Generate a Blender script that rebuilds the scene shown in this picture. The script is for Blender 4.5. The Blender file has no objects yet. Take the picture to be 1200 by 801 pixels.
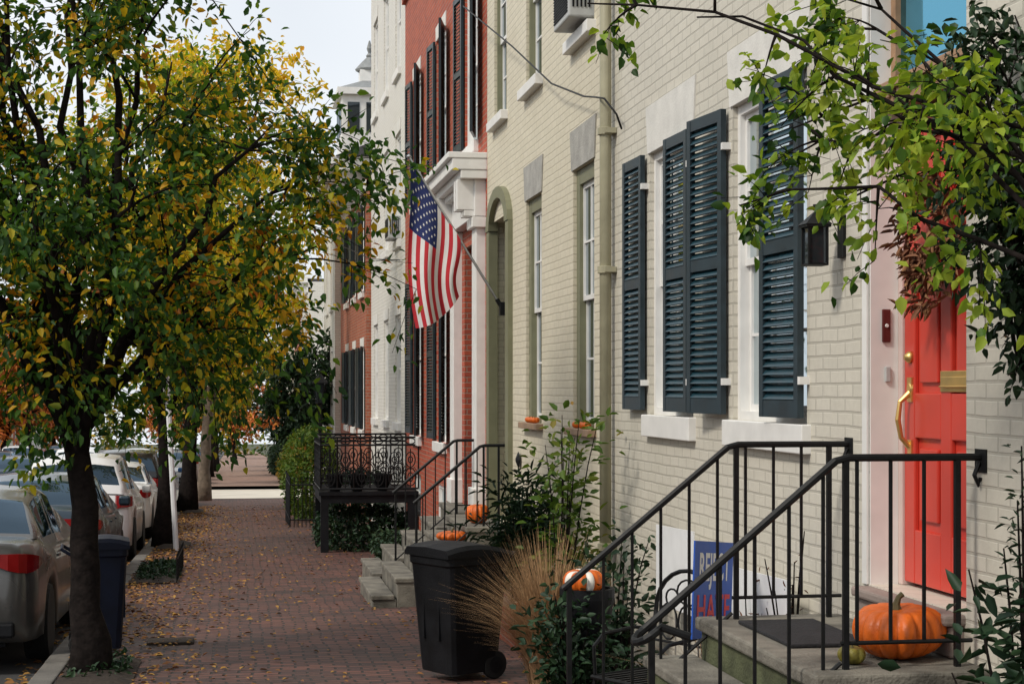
import bpy, math, random
import numpy as np
from mathutils import Vector, Matrix
R=random.Random(7)
scene=bpy.context.scene
COL=scene.collection
def gz(y): return -1.75-.03*y
FX=2.85
# ------------------------------------------------------------------ materials
def nm(name):
    m=bpy.data.materials.new(name); m.use_nodes=True
    nt=m.node_tree; nt.nodes.clear()
    o=nt.nodes.new('ShaderNodeOutputMaterial')
    return m,nt,o
def N(nt,t,**k):
    n=nt.nodes.new(t)
    for a,b in k.items(): setattr(n,a,b)
    return n
def mixc(nt,fac,a,b,mode='MIX'):
    n=N(nt,'ShaderNodeMix',data_type='RGBA',blend_type=mode)
    for s,v in ((0,fac),(6,a),(7,b)):
        if isinstance(v,(int,float)): n.inputs[s].default_value=v
        elif isinstance(v,tuple): n.inputs[s].default_value=(v[0],v[1],v[2],1)
        else: nt.links.new(v,n.inputs[s])
    return n.outputs[2]
def math_(nt,op,a,b=0.0):
    n=N(nt,'ShaderNodeMath',operation=op)
    for i,v in enumerate((a,b)):
        if isinstance(v,(int,float)): n.inputs[i].default_value=v
        else: nt.links.new(v,n.inputs[i])
    return n.outputs[0]
def ramp(nt,fac,stops):
    n=N(nt,'ShaderNodeValToRGB')
    e=n.color_ramp.elements
    while len(e)<len(stops): e.new(.5)
    for i,(p,c) in enumerate(stops):
        e[i].position=p; e[i].color=(c[0],c[1],c[2],1)
    nt.links.new(fac,n.inputs[0])
    return n.outputs[0]
def noise(nt,co,scale,detail=3,rough=.6):
    n=N(nt,'ShaderNodeTexNoise'); n.inputs['Scale'].default_value=scale
    n.inputs['Detail'].default_value=detail; n.inputs['Roughness'].default_value=rough
    nt.links.new(co,n.inputs['Vector']); return n.outputs[0]
def simple(name,col,rough=.6,metal=0.,var=.25,scale=6,bump=.1,bscale=60,coat=0.,spec=.4):
    m,nt,o=nm(name); p=N(nt,'ShaderNodeBsdfPrincipled'); nt.links.new(p.outputs[0],o.inputs[0])
    tc=N(nt,'ShaderNodeTexCoord').outputs['Object']
    nz=noise(nt,tc,scale,2)
    d=tuple(c*(1-var) for c in col); l=tuple(min(1,c*(1+var)) for c in col)
    nt.links.new(ramp(nt,nz,[(.3,d),(.7,l)]),p.inputs['Base Color'])
    p.inputs['Metallic'].default_value=metal
    p.inputs['Coat Weight'].default_value=coat; p.inputs['Specular IOR Level'].default_value=spec
    r=math_(nt,'MULTIPLY_ADD',nz,.25); nt.nodes[-1].inputs[2].default_value=max(0.02,rough-.12)
    nt.links.new(r,p.inputs['Roughness'])
    if bump>=.1:
        b=N(nt,'ShaderNodeBump'); b.inputs['Strength'].default_value=bump; b.inputs['Distance'].default_value=.01
        nt.links.new(noise(nt,tc,bscale,1),b.inputs['Height']); nt.links.new(b.outputs[0],p.inputs['Normal'])
    return m
def brick(name,c1,c2,mortar,rough=.8,bump=.6,bw=.205,rh=.067,ms=.008,floor=False,stain=(0.1,.1,.08),stainf=.25,big=.35):
    m,nt,o=nm(name); p=N(nt,'ShaderNodeBsdfPrincipled'); nt.links.new(p.outputs[0],o.inputs[0])
    tc=N(nt,'ShaderNodeTexCoord').outputs['Object']
    s=N(nt,'ShaderNodeSeparateXYZ'); nt.links.new(tc,s.inputs[0]); c=N(nt,'ShaderNodeCombineXYZ')
    if floor: nt.links.new(s.outputs[0],c.inputs[0]); nt.links.new(s.outputs[1],c.inputs[1])
    else:
        nt.links.new(math_(nt,'ADD',s.outputs[0],s.outputs[1]),c.inputs[0]); nt.links.new(s.outputs[2],c.inputs[1])
    w=N(nt,'ShaderNodeTexNoise'); w.inputs['Scale'].default_value=3.0 if not floor else 1.3; w.inputs['Detail'].default_value=1; nt.links.new(tc,w.inputs['Vector'])
    vm=N(nt,'ShaderNodeVectorMath',operation='MULTIPLY_ADD'); nt.links.new(w.outputs[1],vm.inputs[0])
    k=.014 if not floor else .11; vm.inputs[1].default_value=(k,k,0); nt.links.new(c.outputs[0],vm.inputs[2])
    b=N(nt,'ShaderNodeTexBrick'); nt.links.new(vm.outputs[0],b.inputs['Vector'])
    b.inputs['Scale'].default_value=1; b.inputs['Brick Width'].default_value=bw; b.inputs['Row Height'].default_value=rh
    b.inputs['Mortar Size'].default_value=ms; b.inputs['Mortar Smooth'].default_value=.4; b.inputs['Bias'].default_value=0
    b.inputs['Color1'].default_value=(*c1,1); b.inputs['Color2'].default_value=(*c2,1); b.inputs['Mortar'].default_value=(*mortar,1)
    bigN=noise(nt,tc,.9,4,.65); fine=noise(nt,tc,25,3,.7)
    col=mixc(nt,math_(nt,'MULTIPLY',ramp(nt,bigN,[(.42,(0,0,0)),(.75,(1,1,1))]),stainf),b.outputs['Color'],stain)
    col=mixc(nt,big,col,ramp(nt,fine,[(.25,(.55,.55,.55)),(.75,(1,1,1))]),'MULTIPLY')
    nt.links.new(col,p.inputs['Base Color']); p.inputs['Roughness'].default_value=rough
    h=math_(nt,'SUBTRACT',math_(nt,'MULTIPLY',fine,.35),b.outputs['Fac'])
    bu=N(nt,'ShaderNodeBump'); bu.inputs['Strength'].default_value=bump; bu.inputs['Distance'].default_value=.008
    nt.links.new(h,bu.inputs['Height']); nt.links.new(bu.outputs[0],p.inputs['Normal'])
    return m
def leafmat(name,stops,trans=.35,rough=.5,nscale=1.2,nw=.7):
    m,nt,o=nm(name); p=N(nt,'ShaderNodeBsdfPrincipled'); p.inputs['Specular IOR Level'].default_value=.3
    g=N(nt,'ShaderNodeNewGeometry'); tc=N(nt,'ShaderNodeTexCoord').outputs['Object']
    nz=noise(nt,tc,nscale,1)
    f=math_(nt,'ADD',math_(nt,'MULTIPLY',g.outputs['Random Per Island'],.72),math_(nt,'MULTIPLY',math_(nt,'SUBTRACT',nz,.3),nw))
    c=ramp(nt,f,stops); nt.links.new(c,p.inputs['Base Color']); p.inputs['Roughness'].default_value=rough
    if trans<=0: nt.links.new(p.outputs[0],o.inputs[0]); return m
    t=N(nt,'ShaderNodeBsdfTranslucent'); nt.links.new(mixc(nt,1.0,c,(1.0,1.0,.45),'MULTIPLY'),t.inputs[0])
    mx=N(nt,'ShaderNodeMixShader'); mx.inputs[0].default_value=trans
    nt.links.new(p.outputs[0],mx.inputs[1]); nt.links.new(t.outputs[0],mx.inputs[2]); nt.links.new(mx.outputs[0],o.inputs[0])
    return m
def glassmat(name,tint=(.6,.65,.65),refl=.12,dark=None,gcol=(1,1,1)):
    m,nt,o=nm(name); gl=N(nt,'ShaderNodeBsdfGlossy'); gl.inputs['Roughness'].default_value=.03; gl.inputs[0].default_value=(*gcol,1)
    if dark: tr=N(nt,'ShaderNodeBsdfDiffuse'); tr.inputs[0].default_value=(*dark,1)
    else: tr=N(nt,'ShaderNodeBsdfTransparent'); tr.inputs[0].default_value=(*tint,1)
    lw=N(nt,'ShaderNodeLayerWeight'); lw.inputs[0].default_value=.35
    f=math_(nt,'ADD',math_(nt,'MULTIPLY',lw.outputs['Fresnel'],.8),refl)
    tc=N(nt,'ShaderNodeTexCoord').outputs['Object']
    b=N(nt,'ShaderNodeBump'); b.inputs['Strength'].default_value=.08; b.inputs['Distance'].default_value=.02
    nt.links.new(noise(nt,tc,2.5,1),b.inputs['Height']); nt.links.new(b.outputs[0],gl.inputs['Normal'])
    mx=N(nt,'ShaderNodeMixShader'); nt.links.new(f,mx.inputs[0]); nt.links.new(tr.outputs[0],mx.inputs[1]); nt.links.new(gl.outputs[0],mx.inputs[2])
    nt.links.new(mx.outputs[0],o.inputs[0]); return m
M={}
M['brickA']=brick('painted_brick_pale',(.67,.63,.535),(.62,.585,.495),(.50,.47,.395),rough=.6,bump=.4,stain=(.47,.44,.37),stainf=.35,big=.22)
M['brickB']=brick('painted_brick_cream',(.71,.65,.505),(.66,.605,.465),(.55,.50,.38),rough=.6,bump=.4,stain=(.53,.47,.35),stainf=.35,big=.2)
M['brickR']=brick('red_brick',(.50,.095,.042),(.36,.062,.034),(.36,.22,.16),stain=(.20,.05,.03),stainf=.25)
M['brickR2']=brick('orange_red_brick',(.46,.125,.055),(.34,.085,.045),(.36,.27,.2),stain=(.18,.06,.04),stainf=.35)
M['brickW']=brick('whitewashed_brick',(.75,.73,.67),(.70,.68,.62),(.58,.56,.51),rough=.65,bump=.4,stain=(.57,.54,.48),stainf=.3,big=.2)
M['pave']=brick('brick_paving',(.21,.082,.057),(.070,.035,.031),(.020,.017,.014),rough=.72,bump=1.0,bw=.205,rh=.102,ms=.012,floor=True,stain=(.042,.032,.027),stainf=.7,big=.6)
M['white']=simple('white_paint',(.76,.75,.72),.45,var=.06,bump=.05)
M['bluewhite']=simple('cool_white_paint',(.56,.63,.71),.45,var=.06,bump=.05)
M['lintel']=simple('pale_painted_stone',(.68,.665,.62),.8,var=.08,bump=.2)
M['lintelG']=simple('weathered_grey_stone',(.36,.35,.32),.8,var=.18,bump=.4)
M['sillbr']=simple('brown_sill',(.30,.20,.13),.7,var=.2)
M['green']=simple('olive_green_paint',(.13,.14,.07),.5,var=.1)
M['olive']=simple('olive_frame_paint',(.19,.19,.115),.5,var=.1)
M['shut']=simple('dark_teal_paint',(.008,.040,.056),.36,var=.25,scale=14,bump=.05,spec=.45)
M['shutf']=simple('faded_dark_teal_paint',(.020,.034,.043),.45,var=.3,scale=9,bump=.05,spec=.4)
M['shutk']=simple('black_green_shutter_paint',(.010,.018,.022),.4,var=.3,scale=9,bump=.05,spec=.4)
M['black']=simple('black_iron',(.007,.0075,.008),.5,var=.4,scale=30,bump=.05,spec=.25)
M['blackp']=simple('black_plastic',(.006,.0065,.008),.6,var=.4,scale=5,bump=.15,spec=.22)
M['navy']=simple('navy_plastic',(.003,.006,.018),.55,var=.3,bump=.1,spec=.25)
M['rubber']=simple('tyre_rubber',(.012,.012,.012),.85,var=.2)
M['conc']=simple('old_concrete',(.155,.143,.118),.85,var=.5,scale=4,bump=.6)
M['mossy']=simple('mossy_concrete',(.09,.10,.05),.9,var=.5,scale=3.5,bump=.6)
M['stone']=simple('pinkish_step_stone',(.25,.20,.175),.8,var=.2,scale=4,bump=.3)
M['door']=simple('coral_red_door_paint',(.58,.050,.030),.33,var=.08,scale=3,bump=.04,spec=.5)
M['frame']=simple('rosy_white_trim',(.62,.48,.44),.5,var=.06)
M['wood']=simple('tan_wood',(.35,.21,.12),.55,var=.2,scale=10)
M['brass']=simple('aged_brass',(.72,.50,.18),.38,metal=.85,var=.15,bump=.03)
M['steel']=simple('brushed_metal',(.5,.5,.5),.35,metal=1,var=.1,bump=.03)
M['glass']=glassmat('window_glass',tint=(.5,.55,.55),refl=.06,gcol=(.7,.78,.82))
M['darkglass']=glassmat('dark_window_glass',dark=(.02,.025,.028),refl=.04,gcol=(.6,.66,.7))
M['blueglass']=glassmat('teal_tinted_glass',dark=(.01,.06,.10),refl=.04,gcol=(.18,.46,.62))
M['carglass']=glassmat('car_glass',dark=(.006,.012,.018),refl=.03,gcol=(.55,.75,.95))
M['curtain']=simple('pale_curtain',(.50,.48,.43),.9,var=.15,scale=9,bump=.2)
M['pipe']=simple('beige_downspout_paint',(.34,.32,.22),.5,var=.12)
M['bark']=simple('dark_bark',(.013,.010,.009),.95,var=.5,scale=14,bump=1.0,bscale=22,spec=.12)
M['barkp']=simple('pale_bark',(.17,.13,.095),.95,var=.35,scale=8,bump=.8,bscale=22)
M['soil']=simple('dark_soil',(.035,.026,.02),1,var=.4,scale=8,bump=1,bscale=30)
M['asph']=simple('asphalt',(.055,.055,.056),.85,var=.25,scale=1.3,bump=.5,bscale=120)
M['curb']=simple('granite_kerb',(.15,.14,.125),.85,var=.25,scale=5,bump=.4)
M['xst']=simple('sun_brightened_concrete',(.55,.50,.42),.85,var=.12,scale=1,bump=.3)  # concrete colour raised so the crossing reads as sunlit
M['farpave']=simple('lit_tone_brick_paving',(.26,.17,.13),.85,var=.2,scale=1,bump=.3)  # same brick paving, colour lightened to read as a brightly lit far end
M['land']=simple('bare_ground',(.06,.065,.035),1,var=.3,scale=.4,bump=.3)
M['roofd']=simple('dark_slate',(.05,.05,.055),.7,var=.3,scale=12,bump=.4)
M['roofg']=simple('weathered_grey_roof_metal',(.22,.23,.23),.6,var=.2,scale=8)
M['pump']=simple('pumpkin_skin',(.66,.13,.012),.45,var=.25,scale=9,bump=.2)
M['pumpw']=simple('white_pumpkin_paint',(.78,.74,.66),.45,var=.08)
M['stem']=simple('dry_stem',(.13,.11,.05),.8,var=.3)
M['gourdy']=simple('mottled_yellow_green_gourd_skin',(.20,.17,.03),.4,var=.7,scale=22)
M['mat']=simple('black_rubber_mat',(.018,.018,.02),.9,var=.3,bump=.6)
M['signw']=simple('white_corrugated_plastic',(.78,.79,.79),.5,var=.05,bump=.02)
M['signb']=simple('blue_sign_plastic',(.012,.085,.45),.5,var=.06,bump=.02)
M['redp']=simple('red_print',(.65,.03,.03),.5,var=.04,bump=0)
M['bell']=simple('dark_red_bell_plate',(.10,.02,.018),.4,var=.2)
M['flagr']=simple('flag_red_cloth',(.45,.02,.03),.8,var=.1,bump=.1,bscale=200)
M['flagw']=simple('flag_white_cloth',(.66,.64,.62),.8,var=.05,bump=.1,bscale=200)
M['flagb']=simple('flag_navy_cloth',(.012,.022,.10),.8,var=.1,bump=.1,bscale=200)
M['ac']=simple('ac_casing',(.45,.46,.45),.5,var=.1)
M['tail']=simple('red_tail_lamp',(.26,.006,.006),.2,var=.2,coat=.3,bump=0)
M['plate']=simple('plate_white',(.6,.62,.65),.4,var=.05,bump=0)
M['grass']=simple('dry_straw',(.36,.22,.11),.8,var=.4,scale=20,bump=0)
M['fallen']=leafmat('fallen_leaf',[(0,(.12,.05,.025)),(.35,(.26,.12,.04)),(.6,(.40,.23,.05)),(.9,(.20,.08,.03))],0,.8)
M['leafA']=leafmat('green_gold_leaf',[(.0,(.014,.042,.014)),(.30,(.03,.085,.018)),(.58,(.06,.15,.022)),(.70,(.15,.25,.025)),(.78,(.50,.42,.025)),(.90,(.72,.38,.015)),(1,(.5,.15,.015))],.45,nscale=.8,nw=.95)
M['leafY']=leafmat('golden_leaf',[(.0,(.16,.19,.02)),(.25,(.48,.40,.03)),(.5,(.82,.58,.04)),(.8,(.88,.50,.03)),(1,(.7,.3,.02))],.5)
M['leafM']=leafmat('mixed_autumn_leaf',[(.0,(.07,.15,.015)),(.25,(.18,.31,.025)),(.46,(.42,.48,.03)),(.66,(.82,.62,.03)),(1,(.75,.36,.02))],.52)
M['leafF']=leafmat('distant_autumn_leaf',[(.0,(.03,.07,.012)),(.4,(.08,.14,.02)),(.6,(.25,.25,.03)),(.8,(.55,.36,.03)),(1,(.5,.18,.02))],0)
M['leafR']=leafmat('russet_leaf',[(.0,(.36,.08,.02)),(.5,(.60,.17,.03)),(1,(.50,.25,.03))],0)
M['leafD']=leafmat('deep_green_leaf',[(.0,(.008,.026,.012)),(.5,(.018,.045,.02)),(1,(.04,.08,.03))],.12)
M['leafG']=leafmat('fresh_green_leaf',[(.0,(.012,.038,.012)),(.28,(.03,.08,.016)),(.45,(.09,.19,.02)),(.60,(.26,.40,.04)),(1,(.42,.50,.06))],.48,nscale=1.6,nw=1.1)
M['leafS']=leafmat('shrub_leaf',[(.0,(.03,.07,.012)),(.5,(.08,.15,.02)),(.85,(.16,.20,.03)),(1,(.35,.16,.04))],.35)
M['wreath']=leafmat('dried_wreath_leaf',[(.0,(.06,.025,.018)),(.5,(.20,.085,.045)),(1,(.34,.18,.08))],0,.8)
# ------------------------------------------------------------------ mesh builder
class MB:
    def __init__(s): s.v=[]; s.f=[]; s.m=[]
    def add(s,vs,fs,mi=0):
        o=len(s.v); s.v+= [tuple(v) for v in vs]; s.f+=[tuple(i+o for i in f) for f in fs]; s.m+=[mi]*len(fs); return s
    def box(s,a,b,mi=0):
        x0,x1=sorted((a[0],b[0])); y0,y1=sorted((a[1],b[1])); z0,z1=sorted((a[2],b[2]))
        return s.add([(x0,y0,z0),(x1,y0,z0),(x1,y1,z0),(x0,y1,z0),(x0,y0,z1),(x1,y0,z1),(x1,y1,z1),(x0,y1,z1)],
          [(0,3,2,1),(4,5,6,7),(0,1,5,4),(1,2,6,5),(2,3,7,6),(3,0,4,7)],mi)
    def obox(s,O,u,v,w,a,b,mi=0):
        O=Vector(O);u=Vector(u);v=Vector(v);w=Vector(w)
        P=[O+u*x+v*y+w*z for z in (a[2],b[2]) for (x,y) in ((a[0],a[1]),(b[0],a[1]),(b[0],b[1]),(a[0],b[1]))]
        return s.add(P,[(0,3,2,1),(4,5,6,7),(0,1,5,4),(1,2,6,5),(2,3,7,6),(3,0,4,7)],mi)
    def tube(s,pts,r,n=8,mi=0,closed=False):
        pts=[Vector(p) for p in pts]; L=len(pts)
        if isinstance(r,(int,float)): r=[r]*L
        t=(pts[1]-pts[0]).normalized(); up=Vector((0,0,1)) if abs(t.z)<.9 else Vector((1,0,0))
        nrm=(up-t*up.dot(t)).normalized(); vs=[]
        for i,p in enumerate(pts):
            if closed: t=(pts[(i+1)%L]-pts[i-1]).normalized()
            else: t=(pts[min(i+1,L-1)]-pts[max(i-1,0)]).normalized()
            nn=nrm-t*nrm.dot(t)
            if nn.length<1e-5: nn=t.orthogonal()
            nrm=nn.normalized(); bn=t.cross(nrm)
            for k in range(n):
                a=2*math.pi*k/n+math.pi/n; vs.append(p+(nrm*math.cos(a)+bn*math.sin(a))*r[i])
        fs=[]
        for i in range(L if closed else L-1):
            j=(i+1)%L
            for k in range(n): fs.append((i*n+k,i*n+(k+1)%n,j*n+(k+1)%n,j*n+k))
        if not closed: fs+=[tuple(range(n-1,-1,-1)),tuple((L-1)*n+k for k in range(n))]
        return s.add(vs,fs,mi)
    def lathe(s,prof,c,n=20,mi=0,ax='z',sx=1,sy=1):
        vs=[];L=len(prof)
        for r,z in prof:
            for k in range(n):
                a=2*math.pi*k/n; x,y=r*math.cos(a)*sx,r*math.sin(a)*sy
                if ax=='z': vs.append((c[0]+x,c[1]+y,c[2]+z))
                elif ax=='x': vs.append((c[0]+z,c[1]+x,c[2]+y))
                else: vs.append((c[0]+x,c[1]+z,c[2]+y))
        fs=[(i*n+k,i*n+(k+1)%n,(i+1)*n+(k+1)%n,(i+1)*n+k) for i in range(L-1) for k in range(n)]
        fs+=[tuple(range(n-1,-1,-1)),tuple((L-1)*n+k for k in range(n))]
        return s.add(vs,fs,mi)
    def build(s,name,mats,parent=None,origin=None,smooth=False,bevel=0,label=None,cat=None,group=None,kind=None,loc=None):
        if origin is None: origin=(0,0,0)
        me=bpy.data.meshes.new(name); o=origin
        me.from_pydata([(v[0]-o[0],v[1]-o[1],v[2]-o[2]) for v in s.v],[],s.f)
        if not isinstance(mats,(list,tuple)): mats=[mats]
        for m in mats: me.materials.append(M[m] if isinstance(m,str) else m)
        me.polygons.foreach_set('material_index',s.m)
        if smooth: me.polygons.foreach_set('use_smooth',[True]*len(me.polygons))
        me.update(); ob=bpy.data.objects.new(name,me); COL.objects.link(ob)
        if parent: ob.parent=parent
        else: ob.location=loc if loc is not None else o
        if bevel:
            b=ob.modifiers.new('bevel','BEVEL'); b.width=bevel; b.segments=2; b.limit_method='ANGLE'
        tag(ob,label,cat,group,kind); return ob
def tag(ob,label=None,cat=None,group=None,kind=None):
    if label: ob['label']=label
    if cat: ob['category']=cat
    if group: ob['group']=group
    if kind: ob['kind']=kind
def thing(name,label,cat,loc,rz=0,group=None):
    e=bpy.data.objects.new(name,None); COL.objects.link(e); e.location=loc; e.rotation_euler=(0,0,rz); e.empty_display_size=.2
    tag(e,label,cat,group); return e
def copy_thing(top,loc,rz=None,label=None,swap=None,sc=None):
    kids=[o for o in bpy.data.objects if o.parent==top]
    n=top.copy(); COL.objects.link(n); n.location=loc
    if rz is not None: n.rotation_euler=(0,0,rz)
    if sc: n.scale=(sc,sc,sc)
    if label: n['label']=label
    for k in kids:
        kk=k.copy(); COL.objects.link(kk); kk.parent=n
        sub=[o for o in bpy.data.objects if o.parent==k]
        if swap and k.type=='MESH' and any(m==swap[0] for m in k.data.materials):
            kk.data=k.data.copy()
            for i,m in enumerate(kk.data.materials):
                if m==swap[0]: kk.data.materials[i]=swap[1]
        for q in sub:
            qq=q.copy(); COL.objects.link(qq); qq.parent=kk
    return n
def npmesh(name,V,F,mats,parent=None,smooth=False,loc=None,**k):
    me=bpy.data.meshes.new(name); nv=len(V); nf=len(F); w=F.shape[1]
    me.vertices.add(nv); me.vertices.foreach_set('co',V.astype(np.float32).ravel())
    me.loops.add(nf*w); me.loops.foreach_set('vertex_index',F.astype(np.int32).ravel())
    me.polygons.add(nf); me.polygons.foreach_set('loop_start',np.arange(0,nf*w,w,dtype=np.int32))
    if smooth: me.polygons.foreach_set('use_smooth',np.ones(nf,dtype=bool))
    me.materials.append(M[mats]); me.update(calc_edges=True); me.validate()
    ob=bpy.data.objects.new(name,me); COL.objects.link(ob)
    if parent: ob.parent=parent
    elif loc is not None: ob.location=loc
    tag(ob,k.get('label'),k.get('cat'),k.get('group'),k.get('kind')); return ob
def leaves(name,C,D,size,mat,rng,parent=None,width=.5,fold=.12,up=1.0,loc=None,**k):
    C=np.asarray(C,float); D=np.asarray(D,float); n=len(C)
    D/= np.linalg.norm(D,axis=1,keepdims=True)+1e-9
    U=rng.normal(0,.6,(n,3)); U[:,2]+=up
    U-= (U*D).sum(1,keepdims=True)*D; U/=np.linalg.norm(U,axis=1,keepdims=True)+1e-9
    S=np.cross(D,U); s=(size*rng.uniform(.6,1.25,n))[:,None]
    V=np.stack([C, C+D*s*.3+S*s*width*.5+U*s*fold, C+D*s*.68+S*s*width*.38+U*s*fold*.7-U*s*.03,
       C+D*s-U*s*.12, C+D*s*.68-S*s*width*.38+U*s*fold*.7-U*s*.03, C+D*s*.3-S*s*width*.5+U*s*fold],1).reshape(-1,3)
    b=np.arange(n)[:,None]*6
    F=np.concatenate([b+np.array([0,1,2,3]),b+np.array([0,3,4,5])])
    return npmesh(name,V,F,mat,parent,loc=loc,**k)
def bez(a,b,c,n):
    return [a*(1-t)**2+b*2*t*(1-t)+c*t*t for t in np.linspace(0,1,n)]
def make_tree(name,label,loc,top,r0,cc,cr,seed,leaf,bark='bark',nprim=8,nsec=6,nter=5,lpt=45,ls=.075,group=None,targets=None,cat='tree',seclen=.42,terlen=.2,lw=.5,spread=.06,base_flare=1.5,lr=.45,tw=1.0,lmin=.010,droop=.35,low=-.45,extra=()):
    rng=np.random.default_rng(seed); e=thing(name,label,cat,loc,group=group)
    top=np.array(top,float); cc=np.array(cc,float); cr=np.array(cr,float); Rm=cr.mean()
    b=MB(); n=9; tp=[]
    for i in range(n):
        t=i/(n-1); tp.append(top*t+np.array([rng.normal(0,.025),rng.normal(0,.025),0])*(0<i<n-1))
    rad=[r0*(1+(base_flare-1)*max(0,1-i/2.0))*(1-.3*i/(n-1)) for i in range(n)]
    tp[0]=tp[0]-np.array([0,0,.1]); b.tube(tp,rad,10)
    C=[];D=[]
    ends=[]
    if targets is not None: ends=[np.array(t,float) for t in targets]
    else:
        for i in range(nprim):
            a=2*math.pi*(i+rng.uniform(-.3,.3))/nprim; el=rng.uniform(low,.95) if i%3 else rng.uniform(.8,1.4)
            d=np.array([math.cos(a)*math.cos(el),math.sin(a)*math.cos(el),math.sin(el)])
            ends.append(cc+cr*d*rng.uniform(.6,.88))
        ends+=[np.array(t,float) for t in extra]
    for E in ends:
        k=rng.uniform(.72,1.0); s=tp[int(k*(n-1))]
        L=np.linalg.norm(E-s); ctl=s+(E-s)*.45+np.array([0,0,.22*L])
        pr=bez(s,ctl,E,9)
        for q in range(1,8): pr[q]=pr[q]+rng.normal(0,.02*L,3)*.7
        ra=r0*lr; b.tube(pr,[ra*(1-t)**.8*.9+lmin for t in np.linspace(0,1,9)],7)
        for j in range(nsec):
            t=rng.uniform(.3,1.0); q=pr[min(8,int(t*8))]
            out=(q-cc)/cr; out=out/(np.linalg.norm(out)+1e-6)
            d=out*.5+rng.normal(0,.65,3)+(E-s)/L*.4; d/=np.linalg.norm(d)
            l=seclen*Rm*rng.uniform(.6,1.25); E2=q+d*l
            c2=q+d*l*.5+np.array([0,0,.15*l]); se=bez(q,c2,E2,5); b.tube(se,[.016*tw,.012*tw,.009*tw,.006*tw,.004*tw],4)
            for h in range(nter):
                t=rng.uniform(.25,1.0); q3=se[min(4,int(t*4+.5))]
                d3=d*.5+rng.normal(0,.7,3); d3[2]-=.15; d3/=np.linalg.norm(d3); l3=terlen*Rm*rng.uniform(.6,1.3)
                E3=q3+d3*l3-np.array([0,0,.1*l3]); b.tube([q3,q3+d3*l3*.5,E3],[.005*tw,.004*tw,.0025*tw],3)
                m=int(lpt*rng.uniform(.5,1.4)); tt=rng.uniform(.1,1.05,m)[:,None]
                P=q3+(E3-q3)*tt+rng.normal(0,spread,(m,3)); C.append(P)
                DD=d3[None]*.6+rng.normal(0,.6,(m,3)); DD[:,2]-=droop; D.append(DD)
    b.build('trunk',bark,e,smooth=True)
    C=np.concatenate(C); D=np.concatenate(D)
    leaves('crown',C,D,ls,leaf,rng,e,width=lw)
    return e
# ------------------------------------------------------------------ ground, road, pavements
def sheet(name,x0,x1,y0,y1,dz,mat,nx=1,ny=1,amp=0,label=None,seed=0):
    rng=np.random.default_rng(seed); b=MB(); vs=[];fs=[]
    for j in range(ny+1):
        for i in range(nx+1):
            x=x0+(x1-x0)*i/nx; y=y0+(y1-y0)*j/ny; vs.append((x,y,gz(y)+dz+(rng.uniform(-amp,amp) if amp else 0)))
    for j in range(ny):
        for i in range(nx): a=j*(nx+1)+i; fs.append((a,a+1,a+nx+2,a+nx+1))
    b.add(vs,fs); return b.build(name,mat,kind='structure',smooth=amp>0,label=label)
sheet('ground',-500,500,-60,900,-.14,'land')
sheet('road',-11.2,-1.48,-20,52,-.125,'asph'); sheet('road',-11.2,-1.48,66,400,-.125,'asph')
sheet('cross_street',-60,60,52,66,-.121,'xst')
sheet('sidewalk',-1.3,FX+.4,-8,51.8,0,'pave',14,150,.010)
sheet('sidewalk',-1.3,FX+.4,66.2,300,0,'farpave',1,1)
sheet('sidewalk',-15.5,-11.4,-10,51.8,0,'pave'); sheet('sidewalk',-15.5,-11.4,66.2,300,0,'pave')
def curb(x0,x1,y0,y1):
    b=MB(); n=max(1,int((y1-y0)/1.8)); L=(y1-y0)/n
    for i in range(n):
        a=y0+i*L; c=a+L-.012; h=.006+.006*(i*7%3)
        b.add([(x0,a,gz(a)-.3),(x1,a,gz(a)-.3),(x1,c,gz(c)-.3),(x0,c,gz(c)-.3),(x0,a,gz(a)+h),(x1,a,gz(a)+h),(x1,c,gz(c)+h),(x0,c,gz(c)+h)],
          [(0,3,2,1),(4,5,6,7),(0,1,5,4),(1,2,6,5),(2,3,7,6),(3,0,4,7)])
    b.build('kerb','curb',kind='structure',bevel=.012)
curb(-1.48,-1.3,-6,51.8); curb(-1.48,-1.3,66.2,140); curb(-11.4,-11.22,-6,51.8); curb(-11.4,-11.22,66.2,140)
b=MB(); b.add([(-1.3,51.8,gz(51.8)-.3),(FX+.4,51.8,gz(51.8)-.3),(FX+.4,51.8,gz(51.8)+.01),(-1.3,51.8,gz(51.8)+.01),(-1.3,52,gz(52)-.3),(FX+.4,52,gz(52)-.3),(FX+.4,52,gz(52)+.01),(-1.3,52,gz(52)+.01)],
 [(0,1,2,3),(3,2,6,7),(4,7,6,5)]); b.build('kerb','curb',kind='structure')
for (px,py,w,l) in ((-.98,13.1,.55,1.6),(-.98,22.6,.6,2.6),(-.98,28.8,.55,1.8),(-.98,42.6,.55,1.8)):
    b=MB(); y0,y1=py-l/2,py+l/2; nx=8
    vs=[];fs=[]
    for j in range(nx+1):
        for i in range(5):
            x=px-.3+w*i/4+.0; y=y0+(y1-y0)*j/nx; e=min(i,4-i,j,nx-j); vs.append((x,y,gz(y)+.014+(.03+R.uniform(0,.03) if e>0 else 0)))
    for j in range(nx):
        for i in range(4): a=j*5+i; fs.append((a,a+1,a+6,a+5))
    b.add(vs,fs); b.build('soil_pit','soil',kind='structure',smooth=True)
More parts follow.
